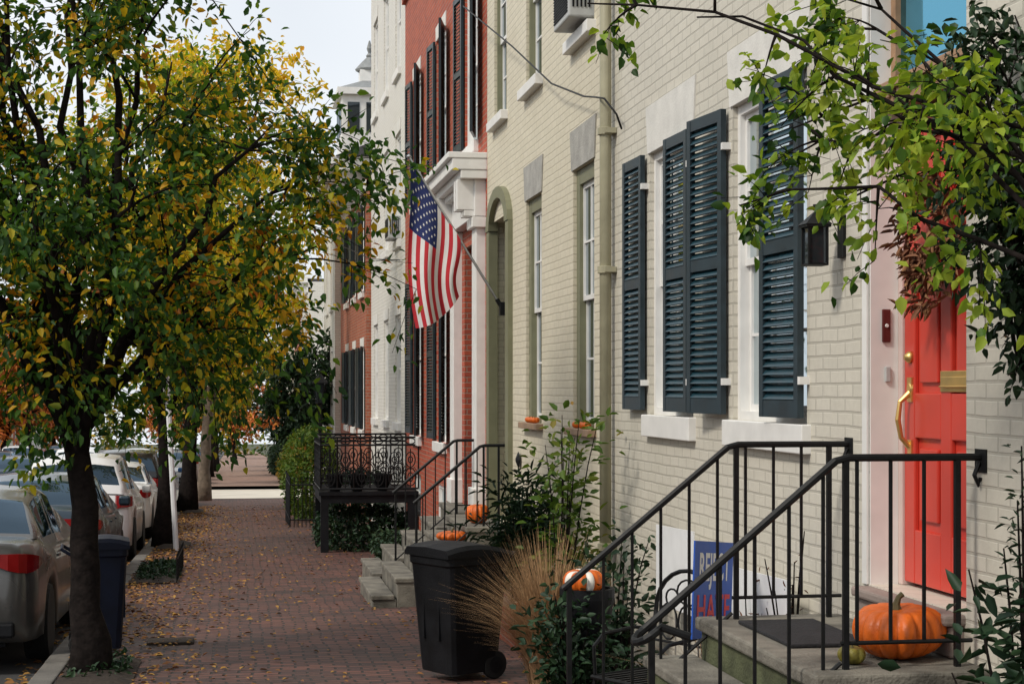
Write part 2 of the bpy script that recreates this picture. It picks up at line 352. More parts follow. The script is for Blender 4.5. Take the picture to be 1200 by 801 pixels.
# ------------------------------------------------------------------ houses
def wall_mesh(b,s,X,y0,y1,z0,z1,ops,rev=.14,depth=8,mi=0):
    fx=lambda d:X+s*d
    ys=sorted(set([y0,y1]+[o[0] for o in ops]+[o[1] for o in ops])); zs=sorted(set([z0,z1]+[o[2] for o in ops]+[o[3] for o in ops]))
    for i in range(len(ys)-1):
        for j in range(len(zs)-1):
            cy=(ys[i]+ys[i+1])/2; cz=(zs[j]+zs[j+1])/2
            if any(o[0]<cy<o[1] and o[2]<cz<o[3] for o in ops): continue
            b.add([(fx(0),ys[i],zs[j]),(fx(0),ys[i+1],zs[j]),(fx(0),ys[i+1],zs[j+1]),(fx(0),ys[i],zs[j+1])],[(0,1,2,3)],mi)
    for o in ops:
        a,c,p,q=o[:4]; d=o[4] if len(o)>4 else rev
        P=[(a,p),(c,p),(c,q),(a,q)]
        for k in range(4):
            (ya,za),(yb,zb)=P[k],P[(k+1)%4]
            b.add([(fx(0),ya,za),(fx(0),yb,zb),(fx(d),yb,zb),(fx(d),ya,za)],[(0,1,2,3)],mi)
    for yy in (y0,y1): b.add([(fx(0),yy,z0),(fx(depth),yy,z0),(fx(depth),yy,z1),(fx(0),yy,z1)],[(0,1,2,3)],mi)
    b.add([(fx(depth),y0,z0),(fx(depth),y1,z0),(fx(depth),y1,z1),(fx(depth),y0,z1)],[(0,1,2,3)],mi)
def shutter(par,org,hinge,dirv,w,z0,z1,mats=('shut','shutf'),slats=True,split=.5,name='shutter'):
    u=Vector((dirv[0],dirv[1],0)).normalized(); n=Vector((-u.y,u.x,0)); H=Vector((hinge[0],hinge[1],0)); Z=Vector((0,0,1)); b=MB(); st=.055; th=.017
    for a,c in ((0,st),(w-st,w)): b.obox(H,u,n,Z,(a,-th,z0),(c,th,z1),1)
    mid=z0+(z1-z0)*split
    for a,c in ((z0,z0+.09),(mid-.035,mid+.035),(z1-.07,z1)): b.obox(H,u,n,Z,(st,-th+.002,a),(w-st,th-.002,c),1)
    if slats:
        v=((n if n.x>0 else -n)*.62+Z*.78).normalized(); ww=u.cross(v).normalized()
        for a,c in ((z0+.09,mid-.035),(mid+.035,z1-.07)):
            k=max(2,int((c-a)/.042))
            for i in range(k):
                zc=a+(i+.5)*(c-a)/k
                b.obox(H+Z*zc,u,v,ww,(st,-.024,-.004),(w-st,.024,.004),0)
    else: b.obox(H,u,n,Z,(st,-th*.4,z0+.09),(w-st,th*.4,z1-.07),0)
    return b.build(name,[mats[0],mats[1]],par,org)
def window(e,org,s,X,ya,yb,za,zb,sill=('white',.14,.06,.08),lintel=None,cols=2,rows=2,curtain=False,shut=None,fm='white',gm='glass',slats=True,hide=True,shm=('shut','shutf'),c=.055,hinges=False,sash='white'):
    fx=lambda d:X+s*d; b=MB()
    b.box((fx(.03),ya,za),(fx(.13),ya+c,zb)); b.box((fx(.03),yb-c,za),(fx(.13),yb,zb)); b.box((fx(.032),ya+c,zb-c),(fx(.128),yb-c,zb)); b.box((fx(.032),ya+c,za),(fx(.128),yb-c,za+.05))
    zm=(za+zb)/2; sw=.035
    for (p,q,d) in ((za+.05,zm+.02,.085),(zm-.02,zb-c,.060)):
        b.box((fx(d),ya+c,p),(fx(d+.03),ya+c+sw,q),1); b.box((fx(d),yb-c-sw,p),(fx(d+.03),yb-c,q),1)
        b.box((fx(d+.001),ya+c+sw,p),(fx(d+.029),yb-c-sw,p+.04),1); b.box((fx(d+.001),ya+c+sw,q-.04),(fx(d+.029),yb-c-sw,q),1)
        for i in range(1,cols):
            y=ya+c+sw+(yb-ya-2*c-2*sw)*i/cols; b.box((fx(d+.003),y-.009,p+.04),(fx(d+.026),y+.009,q-.04),1)
        for i in range(1,rows):
            z=p+.04+(q-p-.08)*i/rows; b.box((fx(d+.005),ya+c+sw,z-.009),(fx(d+.024),yb-c-sw,z+.009),1)
    w=b.build('window',[fm,sash],e,org)
    g=MB(); g.add([(fx(.10),ya+c,za+.05),(fx(.10),yb-c,za+.05),(fx(.10),yb-c,zm),(fx(.10),ya+c,zm)],[(0,1,2,3)]); g.add([(fx(.078),ya+c,zm),(fx(.078),yb-c,zm),(fx(.078),yb-c,zb-c),(fx(.078),ya+c,zb-c)],[(0,1,2,3)]); g.build('glass_pane',gm,w,org)
    if curtain:
        g=MB(); n=24; vs=[];fs=[]; zc=zm if curtain=='low' else zb
        for i in range(n+1):
            y=ya+(yb-ya)*i/n; d=.24+.02*math.sin(i*1.9)+.01*math.sin(i*.7); vs+= [(fx(d),y,za),(fx(d),y,zc)]
        for i in range(n): 
            if curtain=='part' and 7<i<17: continue
            fs.append((2*i,2*i+2,2*i+3,2*i+1))
        g.add(vs,fs); g.build('curtain','curtain',w,org,smooth=True)
    if sill:
        g=MB(); g.box((fx(-sill[2]),ya-sill[3],za-sill[1]),(fx(.029),yb+sill[3],za-.001)); g.build('sill',sill[0],w,org,bevel=.006)
    if lintel:
        g=MB(); ex=lintel[2]; g.add([(fx(-.012),ya-ex*.4,zb+.001),(fx(-.012),yb+ex*.4,zb+.001),(fx(-.012),yb+ex,zb+lintel[1]),(fx(-.012),ya-ex,zb+lintel[1]),(fx(.03),ya-ex*.4,zb+.001),(fx(.03),yb+ex*.4,zb+.001),(fx(.03),yb+ex,zb+lintel[1]),(fx(.03),ya-ex,zb+lintel[1])],
          [(0,1,2,3),(4,7,6,5),(0,4,5,1),(1,5,6,2),(2,6,7,3),(3,7,4,0)]); g.build('lintel',lintel[0],w,org)
    if shut:
        for q in shut:
            side,dx,dy,wd=q[:4]; ex=q[4] if len(q)>4 else .005
            hy=ya-ex if side=='near' else yb+ex
            shutter(w,org,(fx(-.035),hy),(dx*-s,dy),wd,za+.03,zb,slats=slats,mats=shm)
            if hinges:
                for z in (za+.22,zb-.22):
                    g=MB(); g.box((fx(-.052),hy-.035,z-.02),(fx(.0),hy+.035,z+.02)); g.build('hinge','white',w,org)
    return w
def cornice(e,org,s,X,y0,y1,z,mat='white',proj=.4,h=.5,br=True,step=.6):
    fx=lambda d:X+s*d; b=MB(); b.box((fx(-proj),y0,z+h*.75),(fx(.1),y1,z+h)); b.box((fx(-proj*.8),y0,z+h*.6),(fx(.1),y1,z+h*.749)); b.box((fx(-.06),y0,z-.02),(fx(.1),y1,z+h*.3))
    if br:
        n=max(2,int((y1-y0)/step))
        for i in range(n):
            y=y0+(i+.5)*(y1-y0)/n; b.box((fx(-proj*.7),y-.06,z+h*.35),(fx(.08),y+.06,z+h*.599)); b.box((fx(-proj*.35),y-.055,z+.02),(fx(.08),y+.055,z+h*.349))
    b.build('cornice',mat,e,org)
def roof(e,org,s,X,y0,y1,z,depth=8,mat='roofd'):
    fx=lambda d:X+s*d; b=MB(); b.box((fx(-.02),y0,z),(fx(depth),y1,z+.12)); b.build('roof',mat,e,org)
def house(label,y0,y1,zt,mat,ops,X=FX,s=1,name='row_house',depth=8):
    org=(X,(y0+y1)/2,gz(y0)); e=thing(name,label,'house',org)
    b=MB(); wall_mesh(b,s,X,y0,y1,gz(y1)-1,zt,ops,depth=depth); b.build('wall',mat,e,org); return e,org
# --- near house
W1=(10.42,11.56,-.18,1.63); W2=(8.26,9.56,-.18,1.63); DO=(6.36,7.41,-.89,1.92,.34)
ops=[W1,W2,DO]+[(a,c,3.0,4.8) for a,c in ((10.42,11.5),(8.32,9.40),(6.3,7.35))]
h,og=house('pale painted brick row house with coral red door and teal shutters',3.2,12.86,6.2,'brickA',ops)
roof(h,og,1,FX,3.2,12.86,6.2); cornice(h,og,1,FX,3.2,12.86,5.7)
ca=math.cos(math.radians(14)); sa=math.sin(math.radians(14))
window(h,og,1,FX,*W1,sill=('white',.15,.05,.06),lintel=('lintel',.33,.08),curtain='low',shut=[('far',.03,.99,.50,.07),('near',.04,.99,.50)],rows=2,cols=3,c=.055,hinges=True)
window(h,og,1,FX,*W2,sill=('white',.15,.05,.06),lintel=('lintel',.33,.08),curtain='low',shut=[('far',.13,.99,.52,.07),('near',.06,.99,.54)],rows=2,cols=3,c=.055,hinges=True)
for a,c in ((10.42,11.5),(8.32,9.40),(6.3,7.35)): window(h,og,1,FX,a,c,3.0,4.8,lintel=('lintel',.33,.10),rows=1,shut=[('far',sa,ca,.5),('near',sa,-ca,.5)])
def near_door():
    b=MB(); y0,y1=6.44,7.35; z0,z1=-.87,1.22; X0=3.0
    b.box((X0+.018,y0,z0),(X0+.045,y1,z1))
    st=.115; mid=(y0+y1)/2
    for a,c in ((y0,y0+st),(mid-.055,mid+.055),(y1-st,y1)): b.box((X0-.004,a,z0),(X0+.019,c,z1))
    for a,c in ((z0,z0+.24),(-.22,-.02),(.62,.74),(z1-.12,z1)):
        for p,q in ((y0+st,mid-.055),(mid+.055,y1-st)): b.box((X0-.003,p,a),(X0+.019,q,c))
    for a,c in ((z0+.24,-.22),(-.02,.62),(.74,z1-.12)):
        for p,q in ((y0+st,mid-.055),(mid+.055,y1-st)): b.box((X0+.001,p+.045,a+.045),(X0+.02,q-.045,c-.045))
    d=b.build('door','door',h,og,bevel=.006)
    b=MB(); b.box((X0-.010,6.60,-.015),(X0-.0045,6.94,.075)); b.box((X0-.018,6.62,.008),(X0-.010,6.92,.05)); b.box((X0-.026,6.62,.004),(X0-.018,6.92,.012)); b.build('letter_slot','brass',d,og,bevel=.003)
    b=MB(); y=7.275
    b.tube([(X0-.01,y,-.02),(X0-.055,y,-.06),(X0-.065,y,-.14),(X0-.05,y,-.22),(X0-.012,y,-.26)],[.014,.011,.013,.011,.014],8)
    b.lathe([(.02,-.012),(.03,-.004),(.03,0)],(X0-.004,y,.0),14,0,'x'); b.box((X0-.012,y-.025,-.06),(X0-.005,y+.025,.05)); b.box((X0-.012,y-.02,-.30),(X0-.005,y+.02,-.23))
    b.build('handle','brass',d,og,smooth=False)
    b=MB(); b.lathe([(.012,-.03),(.026,-.012),(.028,0)],(X0-.004,7.275,.14),16,0,'x'); b.build('lock','brass',d,og,smooth=True)
    b=MB(); b.box((2.985,7.352,-.89),(3.10,7.408,1.25)); b.box((2.985,6.362,-.89),(3.10,6.438,1.25)); b.build('door_frame','frame',d,og,bevel=.006)
    b=MB(); b.box((2.90,6.362,1.255),(3.12,7.408,1.33)); b.box((2.87,6.362,1.331),(3.12,7.408,1.37))
    for i in range(16): b.box((2.885,6.40+i*.062,1.30),(2.899,6.43+i*.062,1.33))
    b.build('transom_bar','wood',d,og,bevel=.004)
    b=MB(); b.box((2.95,6.362,1.372),(3.0,6.43,1.918)); b.box((2.95,7.34,1.372),(3.0,7.408,1.918)); b.box((2.951,6.431,1.85),(2.999,7.339,1.918)); b.box((2.951,6.431,1.372),(2.999,7.339,1.41)); t=b.build('transom_window','wood',h,og)
    b=MB(); b.add([(2.975,6.43,1.41),(2.975,7.34,1.41),(2.975,7.34,1.85),(2.975,6.43,1.85)],[(0,1,2,3)]); b.build('glass_pane','blueglass',t,og)
    b=MB(); b.box((2.853,7.395,-.89),(2.984,7.407,1.91)); b.box((2.84,7.41,-.89),(2.852,7.47,1.97)); b.box((2.84,6.30,1.922),(2.852,7.409,1.97)); b.build('casing','white',d,og)
    b=MB(); b.box((2.905,7.382,.21),(2.945,7.394,.36)); b.build('doorbell_plate','bell',h,og,bevel=.004)
    b=MB(); b.lathe([(.007,-.006),(.009,0)],(2.925,7.38,.285),10,0,'y'); b.build('bell_button','white',h,og)
    b=MB(); b.box((2.92,7.38,.03),(2.945,7.394,.10)); b.build('intercom_button','ac',h,og,bevel=.004)
near_door()
e=thing('wall_lantern','black carriage lantern mounted on the pale brick wall','lantern',(FX,7.74,.56))
b=MB(); q=.8; b.box((-.19,-.05,.02),(-.09,.05,.03)); b.box((-.20,-.06,.20),(-.08,.06,.212))
for x in (-.19,-.10):
    for y in (-.05,.04): b.box((x,y,.03),(x+.010,y+.010,.20))
b.add([(-.205,-.065,.213),(-.075,-.065,.213),(-.075,.065,.213),(-.205,.065,.213),(-.14,0,.28)],[(0,1,4),(1,2,4),(2,3,4),(3,0,4),(3,2,1,0)])
b.tube([(-.14,0,.28),(-.14,0,.31)],.010,6); b.tube([(-.14,0,.30),(-.09,0,.33),(-.03,0,.27),(-.005,0,.19)],.008,6); b.box((-.015,-.04,.06),(-.001,.04,.26)); b.build('lantern_frame','black',e)
b=MB(); b.box((-.182,-.042,.032),(-.098,.042,.198)); b.build('lantern_glass','darkglass',e)
# --- cream house
WB=(13.42,14.28,-.33,1.85); WA=(15.8,16.66,-.33,1.85); GD=(17.62,18.92,-1.45,1.85,.4)
U=[(13.42,14.28,2.95,4.7),(15.8,16.66,2.95,4.7),(17.9,18.76,2.95,4.7)]
h,og=house('cream painted brick row house with olive green arched door',12.87,19.30,6.5,'brickB',[WA,WB,GD]+U)
roof(h,og,1,FX,12.87,19.3,6.5); cornice(h,og,1,FX,12.87,19.3,6.0)
for w in (WA,WB): window(h,og,1,FX,*w,sill=('sillbr',.06,.07,.08),lintel=('lintelG',.34,.10),rows=2,fm='olive',gm='darkglass',cols=2,c=.13)
for w in U: window(h,og,1,FX,*w,sill=('white',.10,.08,.08),lintel=('lintelG',.30,.10),rows=2,fm='olive',gm='darkglass')
b=MB()
ya,yb=17.55,18.99
b.box((2.80,ya-.06,-1.45),(2.90,ya+.14,1.75)); b.box((2.80,yb-.14,-1.45),(2.90,yb+.06,1.75))
n=12; cy=(ya+yb)/2; ro=(yb-ya)/2+.06; ri=ro-.22; vs=[];fs=[]
for i in range(n+1):
    a=math.pi*i/n; 
    for r in (ri,ro):
        for xx in (2.79,2.90): vs.append((xx,cy+r*math.cos(a),1.752+r*.55*math.sin(a)))
for i in range(n):
    o=i*4; fs+=[(o,o+4,o+6,o+2),(o+1,o+3,o+7,o+5),(o,o+1,o+5,o+4),(o+2,o+6,o+7,o+3)]
b.add(vs,fs); 
d=b.build('door_frame','olive',h,og,smooth=False)
b=MB(); b.box((3.12,17.62,-1.45),(3.17,18.92,1.2)); b.box((3.11,17.62,1.2),(3.18,18.92,1.3)); 
for p in (17.72,18.32):
    for q,r in ((-1.25,-.5),(-.35,.3),(.4,1.1)): b.box((3.10,p,q),(3.12,p+.48,r))
b.build('door','green',h,og,bevel=.005)
b=MB(); b.box((3.14,17.62,1.31),(3.15,18.92,1.84)); b.build('transom_window','darkglass',h,og)
b=MB(); b.lathe([(.085,-.02),(.07,-.03),(.02,-.05)],(FX,17.0,-.72),8,0,'x'); b.build('wall_anchor','black',h,og)
# --- red house
bays=[(20.1,21.2),(23.15,24.25),(26.35,27.45)]
RD=(20.05,21.25,-1.45,1.75,.4)
ops=[RD]+[(a,c,2.95,4.95) for a,c in bays]+[(a,c,-.75,1.7) for a,c in bays[1:]]+[(a,c,-2.0,-1.35) for a,c in bays[1:]]
h,og=house('red brick row house with black shutters and white door surround',19.31,28.8,7.4,'brickR',ops)
roof(h,og,1,FX,19.31,28.8,7.4); cornice(h,og,1,FX,19.31,28.8,6.5,mat='brickR',h=.9,proj=.30,step=.5)
sk=('shutk','shutk')
for a,c in bays: window(h,og,1,FX,a,c,2.95,4.95,lintel=('lintel',.2,.05),rows=2,shut=[('far',.08,.99,.50),('near',.22,-.97,.50)],shm=sk)
for a,c in bays[1:]: window(h,og,1,FX,a,c,-.75,1.7,lintel=('lintel',.2,.05),rows=2,shut=[('far',.08,.99,.50),('near',.22,-.97,.50)],shm=sk); window(h,og,1,FX,a,c,-2.0,-1.35,rows=1,cols=3,sill=None)
b=MB()
b.box((2.74,19.45,-1.45),(2.87,19.80,1.98)); b.box((2.74,21.50,-1.45),(2.87,21.85,1.98))
b.box((2.70,19.41,-1.45),(2.88,19.84,-1.15)); b.box((2.70,21.46,-1.45),(2.88,21.89,-1.15)); b.box((2.69,19.40,1.85),(2.88,19.86,1.97)); b.box((2.69,21.44,1.85),(2.88,21.9,1.97))
b.box((2.72,19.42,1.981),(2.87,21.88,2.40)); b.box((2.55,19.34,2.401),(2.87,21.96,2.50)); b.box((2.45,19.33,2.501),(2.87,22.02,2.63)); b.box((2.40,19.32,2.631),(2.87,22.06,2.70))
for y in (19.50,19.7,21.55,21.75): b.box((2.52,y-.05,2.05),(2.73,y+.05,2.40)); b.box((2.60,y-.045,1.98),(2.73,y+.045,2.05))
for i in range(16): b.box((2.62,19.5+i*.155,2.33),(2.719,19.57+i*.155,2.40))
d=b.build('door_surround','white',h,og,bevel=.008)
b=MB(); b.box((2.86,19.81,-1.45),(2.98,20.04,1.75)); b.box((2.86,21.26,-1.45),(2.98,21.49,1.75)); b.box((2.861,19.81,1.751),(2.98,21.49,1.98)); b.build('door_panelling','bluewhite',d,og)
b=MB(); b.box((3.15,20.05,-1.45),(3.2,21.25,1.0)); 
for p in (20.15,20.7):
    for q,r in ((-1.25,-.5),(-.35,.8)): b.box((3.13,p,q),(3.15,p+.42,r))
b.build('door','black',h,og); b=MB(); b.box((3.16,20.05,1.02),(3.17,21.25,1.74)); b.build('transom_window','darkglass',h,og)
# --- white house
wb=[(29.6,30.6),(32.0,33.0),(34.4,35.4)]
ops=[(a,c,z,z+1.9) for a,c in wb for z in (-.6,2.6,5.6)]
h,og=house('tall whitewashed brick row house with narrow windows',28.81,36.1,9.2,'brickW',ops)
roof(h,og,1,FX,28.81,36.1,9.2); cornice(h,og,1,FX,28.81,36.1,8.5,h=.7)
for o in ops: window(h,og,1,FX,*o,lintel=('lintel',.2,.08),gm='darkglass')
# --- second brick house
bb=[(36.8,37.8),(39.3,40.3),(41.8,42.8)]
ops=[(a,c,z,z+1.8) for a,c in bb for z in (-.9,2.1)]
h,og=house('orange brick row house with shutters and overhanging white cornice',36.11,45.0,4.5,'brickR2',ops,X=2.75)
cornice(h,og,1,2.75,36.11,45.0,4.2,h=.7,proj=.75,step=.9); b=MB(); b.add([(2.1,36.0,4.9),(2.1,45.1,4.9),(6,45.1,6.4),(6,36.0,6.4),(9,36,4.9),(9,45.1,4.9)],[(0,1,2,3),(3,2,5,4),(0,3,4),(1,5,2)]); b.build('roof','roofd',h,og)
for o in ops: window(h,og,1,2.75,*o,lintel=('lintel',.2,.08),shut=[('near',.15,-.99,.4),('far',.1,.99,.4)],slats=False,shm=sk,gm='darkglass')
# --- corner white house with cupola
ops=[(46.0,47.0,-.9,1.0),(48.2,49.2,-.9,1.0),(46.0,47.0,2.2,4.0),(48.2,49.2,2.2,4.0)]
h,og=house('white corner house with cupola and finial',45.01,50.6,5.6,'brickW',ops,X=2.6)
for o in ops: window(h,og,1,2.6,*o,gm='darkglass')
cornice(h,og,1,2.6,45.01,50.6,5.3,h=.6,proj=.5); roof(h,og,1,2.6,45.01,50.6,5.9)
b=MB(); b.box((2.85,46,6.02),(4.5,48.4,7.9)); b.box((2.72,45.87,7.9),(4.63,48.53,8.08)); 
b.add([(2.78,45.9,8.08),(4.58,45.9,8.08),(4.58,48.5,8.08),(2.78,48.5,8.08),(3.68,47.2,8.55)],[(0,1,4),(1,2,4),(2,3,4),(3,0,4)],1)
b.box((3.4,46.9,8.3),(3.96,47.5,8.75)); b.lathe([(.38,0),(.40,.05),(.22,.25),(.09,.38)],(3.68,47.2,8.75),8,1)
b.lathe([(.07,0),(.10,.08),(.04,.16),(.08,.28),(.02,.5)],(3.68,47.2,9.1),10,1)
for y in (46.3,47.0,47.7): b.box((2.83,y,6.9),(2.849,y+.4,7.7),2)
for x in (3.0,3.5,4.0): b.box((x,45.98,6.9),(x+.32,45.999,7.7),2)
b.build('cupola',['white','roofg','darkglass'],h,og)
# --- far houses
def far_house(label,y0,y1,zt,mat,X,s,shm=None,n=3):
    w=(y1-y0)/n; ops=[(y0+w*i+w*.3,y0+w*i+w*.65,z,z+1.7) for i in range(n) for z in (gz(y0)+1.4,gz(y0)+4.4)]
    h,og=house(label,y0,y1,zt,mat,ops,X=X,s=s)
    for o in ops: window(h,og,s,X,*o,gm='darkglass',sill=('white',.12,.05,.05))
    cornice(h,og,s,X,y0,y1,zt-.4,h=.6,proj=.4); roof(h,og,s,X,y0,y1,zt)
far_house('white painted row house beyond the cross street',67.5,75,4.2,'brickW',2.85,1)
far_house('red brick row house beyond the cross street',75.01,83,3.9,'brickR2',2.85,1)
far_house('cream painted row house far down the street',83.01,92,3.6,'brickB',2.85,1)
far_house('white painted row house far down the street',92.01,102,3.3,'brickW',2.85,1)
for i,(y0,l,mt,zt) in enumerate(((98,'red brick row house across the street','brickR2',3.5),(107,'white row house across the street','brickW',4.2),(116,'cream row house across the street','brickB',3.2),(125,'red brick corner house across the street','brickR',3.0),(134,'pale row house far across the street','brickW',2.7))):
    far_house(l,y0,y0+8.99,zt,mt,-15.5,-1)
for i,(y0,l,mt,zt) in enumerate(((-6,'red brick row house opposite the parked cars','brickR2',4.6),(4,'white row house opposite the parked cars','brickW',4.2),(14,'cream row house opposite the parked cars','brickB',4.4),(24,'brick row house opposite the street trees','brickR',4.3))):
    far_house(l,y0,y0+9.99,zt,mt,-15.5,-1)
# ------------------------------------------------------------------ downspout, cable, AC
py=12.68
e=thing('downspout','beige painted downspout between two painted brick houses','pipe',(FX-.07,py,gz(py)))
zb=gz(py); b=MB(); b.tube([(0,0,.15),(0,0,6.1-zb)],.045,12); b.tube([(0,0,.2),(-.01,-.02,.1),(-.14,-.05,.03)],.046,10); b.build('pipe','pipe',e,smooth=True)
for z in (.9,3.0,4.05,5.4):
    b=MB(); b.lathe([(.045,0),(.062,.005),(.062,.055),(.045,.06)],(0,0,z),14); b.box((-.02,-.09,z+.01),(.066,.09,z+.05)); b.build('bracket','pipe',e)
b=MB(); b.tube([(2.6,19.5,4.4),(2.68,16.5,3.35),(2.72,14.6,2.65),(2.74,13.3,2.32),(2.72,12.75,2.22),(2.72,12.45,2.16),(2.78,12.3,2.02),(2.83,12.35,1.92)],.008,6)
b.build('overhead_cable','black',label='black service cable sagging to the painted brick wall',cat='cable',smooth=True)
def cable(pts,r,lab):
    b=MB(); b.tube(pts,r,5); b.build('overhead_cable','black',label=lab,cat='cable',smooth=True)
cable([(2.8,30,3.6),(1.8,26.5,3.5),(0.6,23,3.9),(-1.2,17,5.2)],.008,'thin black service cable crossing above the sidewalk')
cable([(2.8,29.2,2.2),(2.6,33,2.5),(2.3,40,3.4),(2.2,47,5.0)],.010,'thin black cable strung along the house fronts')
def ac(loc,lab):
    e=thing('air_conditioner',lab,'air conditioner',loc)
    b=MB(); b.box((-.20,-.33,0),(0.1,.33,.40)); b.build('casing','ac',e,bevel=.015)
    b=MB()
    for i in range(14): b.box((-.208,-.29,.05+i*.023),(-.201,.29,.062+i*.023))
    for i in range(5): b.box((-.17+i*.033,-.337,.08),(-.155+i*.033,-.331,.34))
    b.build('grille','blackp',e)
ac((FX,13.80,2.99),'window air conditioner in the upper window of cream house')
ac((FX,30.1,2.62),'window air conditioner on the whitewashed house')
# ------------------------------------------------------------------ stoops & railings
def stoop(label,x0,ya,yb,zp,mats,n,tread=.26,rise=.175,name='stoop',slab=None):
    e=thing(name,label,'steps',(x0,(ya+yb)/2,gz(ya))); org=tuple(e.location)
    b=MB(); b.box((x0,ya,gz(yb)-.2),(FX-.001,yb,zp-.06),0); b.box((x0-.025,ya-.025,zp-.06),(FX-.001,yb+.025,zp),1); b.build('landing',mats,e,org,bevel=.012)
    for i in range(1,n):
        b=MB(); z=zp-rise*i; b.box((x0-tread*i,ya,gz(yb)-.2),(x0-tread*(i-1)-.002,yb,z-.05),0); b.box((x0-tread*i-.02,ya-.015,z-.05),(x0-tread*(i-1)-.027,yb+.015,z),1); b.build('step',mats,e,org,bevel=.01)
    return e
stoop('mossy concrete stoop below the coral red door',2.16,6.12,7.76,-1.07,['mossy','conc'],5)
b=MB(); b.box((2.79,6.38,-1.069),(3.0,7.39,-.94)); b.box((2.76,6.365,-.939),(3.05,7.405,-.895)); b.build('door_step','stone',origin=(2.85,6.9,-1.07),label='worn stone door step under the coral red door',cat='step',bevel=.012)
stoop('pale concrete stoop below the olive green door',2.42,17.75,19.55,-1.45,['conc','conc'],5,tread=.25)
stoop('concrete steps of the red brick house',2.60,19.9,21.7,-1.45,['conc','conc'],5,tread=.25)
def railing(label,Y,xw,xc,xe,zl,ze,zp,curl=False,r=.0155,drop=.78,sp=.115):
    e=thing('stair_railing',label,'railing',(xc,Y,zp)); org=tuple(e.location)
    b=MB(); pts=[(xw,Y,zl),(xc+.03,Y,zl),(xc-.02,Y,zl-.012)]
    pts.append((xe,Y,ze))
    sl=(ze-zl)/(xe-xc)
    if curl:
        for k in range(1,10):
            a=k*math.pi/9*1.25; pts.append((xe-.05*math.sin(a)-.0,Y-.07+.07*math.cos(a),ze-.035*math.sin(a)))
        pts.append((xe+.14,Y-.145,ze-.01))
    b.tube(pts,r,8); b.build('handrail','black',e,org,smooth=False)
    zbot=lambda x: zp+.1 if x>xc else zl+sl*(x-xc)-drop
    b=MB(); b.tube([(xw-.04,Y,zp+.1),(xc,Y,zp+.1)],.009,6); b.tube([(xc,Y,zbot(xc-.001)),(xe+.02,Y,zbot(xe))],.009,6); b.build('bottom_rail','black',e,org)
    top=lambda x: zl if x>xc else zl+sl*(x-xc)
    for x,bot in ((xc+.02,zp),(xe+.03,ze-1.0),(xw-.1,zp)):
        b=MB(); b.box((x-.011,Y-.011,bot-.05),(x+.011,Y+.011,top(x)-.005)); b.build('post','black',e,org)
    x=xw-.1-sp
    while x>xe+.06:
        if abs(x-xc-.02)>.03:
            b=MB(); b.box((x-.006,Y-.006,zbot(x)),(x+.006,Y+.006,top(x)-.008)); b.build('baluster','black',e,org)
        x-=sp
    b=MB(); b.box((xw-.006,Y-.05,zl-.06),(xw+.001,Y+.05,zl+.03)); b.tube([(xw-.01,Y,zl-.02),(xw-.03,Y,zl-.07),(xw-.012,Y,zl-.11),(xw-.004,Y,zl-.08)],.009,6); b.build('wall_bracket','black',e,org)
railing('black iron railing on the pale brick house stoop',7.66,FX,2.28,1.48,-.26,-.915,-1.07,sp=.135)
railing('black iron railing ending in a curled scroll',6.22,FX,2.28,1.51,-.264,-.90,-1.07,curl=True,sp=.135)
railing('black iron railing on the concrete stoop of cream house',17.8,FX,2.57,1.85,-.60,-1.2,-1.45,r=.018)
railing('black iron railing between two neighbouring stoops',19.62,FX,2.52,1.80,-.60,-1.2,-1.45,r=.018)
b=MB(); b.box((2.26,6.75,-1.069),(2.62,7.5,-1.052)); b.build('doormat','mat',origin=(2.44,7.1,-1.07),label='black rubber doormat on the stone landing',cat='doormat',bevel=.005)
# ------------------------------------------------------------------ pumpkins
def pumpkin(loc,r,h,label,ribs=12,striped=False,name='pumpkin',mat='pump',cat='pumpkin',stem=True,rz=0,tilt=0,lump=.03):
    e=thing(name,label,cat,loc,rz); e.rotation_euler=(tilt,0,rz)
    b=MB(); nu=ribs*6; nv=16; vs=[];fs=[];ms=[]; rr_=random.Random(int(r*1000)+ribs); rib=[1+rr_.uniform(-lump,lump) for _ in range(ribs)]
    for j in range(nv+1):
        ph=math.pi*j/nv
        for i in range(nu):
            a=2*math.pi*i/nu; k=abs(math.sin(a*ribs/2)); rr=(1-.17*(1-k)**1.8+.03*math.sin(3*a+1))*(1+(rib[i//6]-1)*k)
            q=math.sin(ph)**.75; z=h/2-math.cos(ph)*h/2; z+= -h*.14*math.exp(-((math.pi-ph)/.5)**2); z*=1+.05*math.sin(a+.6)*(j/nv)
            if j==nv or j==0: q=0; z=h*(0 if j==0 else .86)
            vs.append((r*q*rr*math.cos(a),r*q*rr*math.sin(a),z))
    for j in range(nv):
        for i in range(nu):
            fs.append((j*nu+i,j*nu+(i+1)%nu,(j+1)*nu+(i+1)%nu,(j+1)*nu+i)); ms.append((1 if (i//6)%3==0 else 0) if striped else 0)
    b.add(vs,fs); b.m=ms; b.build('skin',[mat,'pumpw'],e,smooth=True)
    if stem:
        b=MB(); b.tube([(0,0,h*.82),(0,0,h*.95),(r*.05,0,h+.08*r),(r*.14,0,h+.15*r)],[r*.13,r*.08,r*.06,r*.065],6); b.build('stem','stem',e)
pumpkin((2.60,6.46,-1.07),.185,.225,'large ribbed orange pumpkin on the stone landing',13,lump=.08)
pumpkin((2.37,6.34,-1.07),.055,.075,'mottled yellow green gourd beside the large pumpkin',8,name='gourd',mat='gourdy',cat='gourd',rz=1)
pumpkin((2.58,18.2,-1.45),.13,.22,'orange pumpkin on the concrete stoop landing',12)
pumpkin((2.28,18.0,-1.625),.17,.12,'flat orange pumpkin on a stoop step',12)
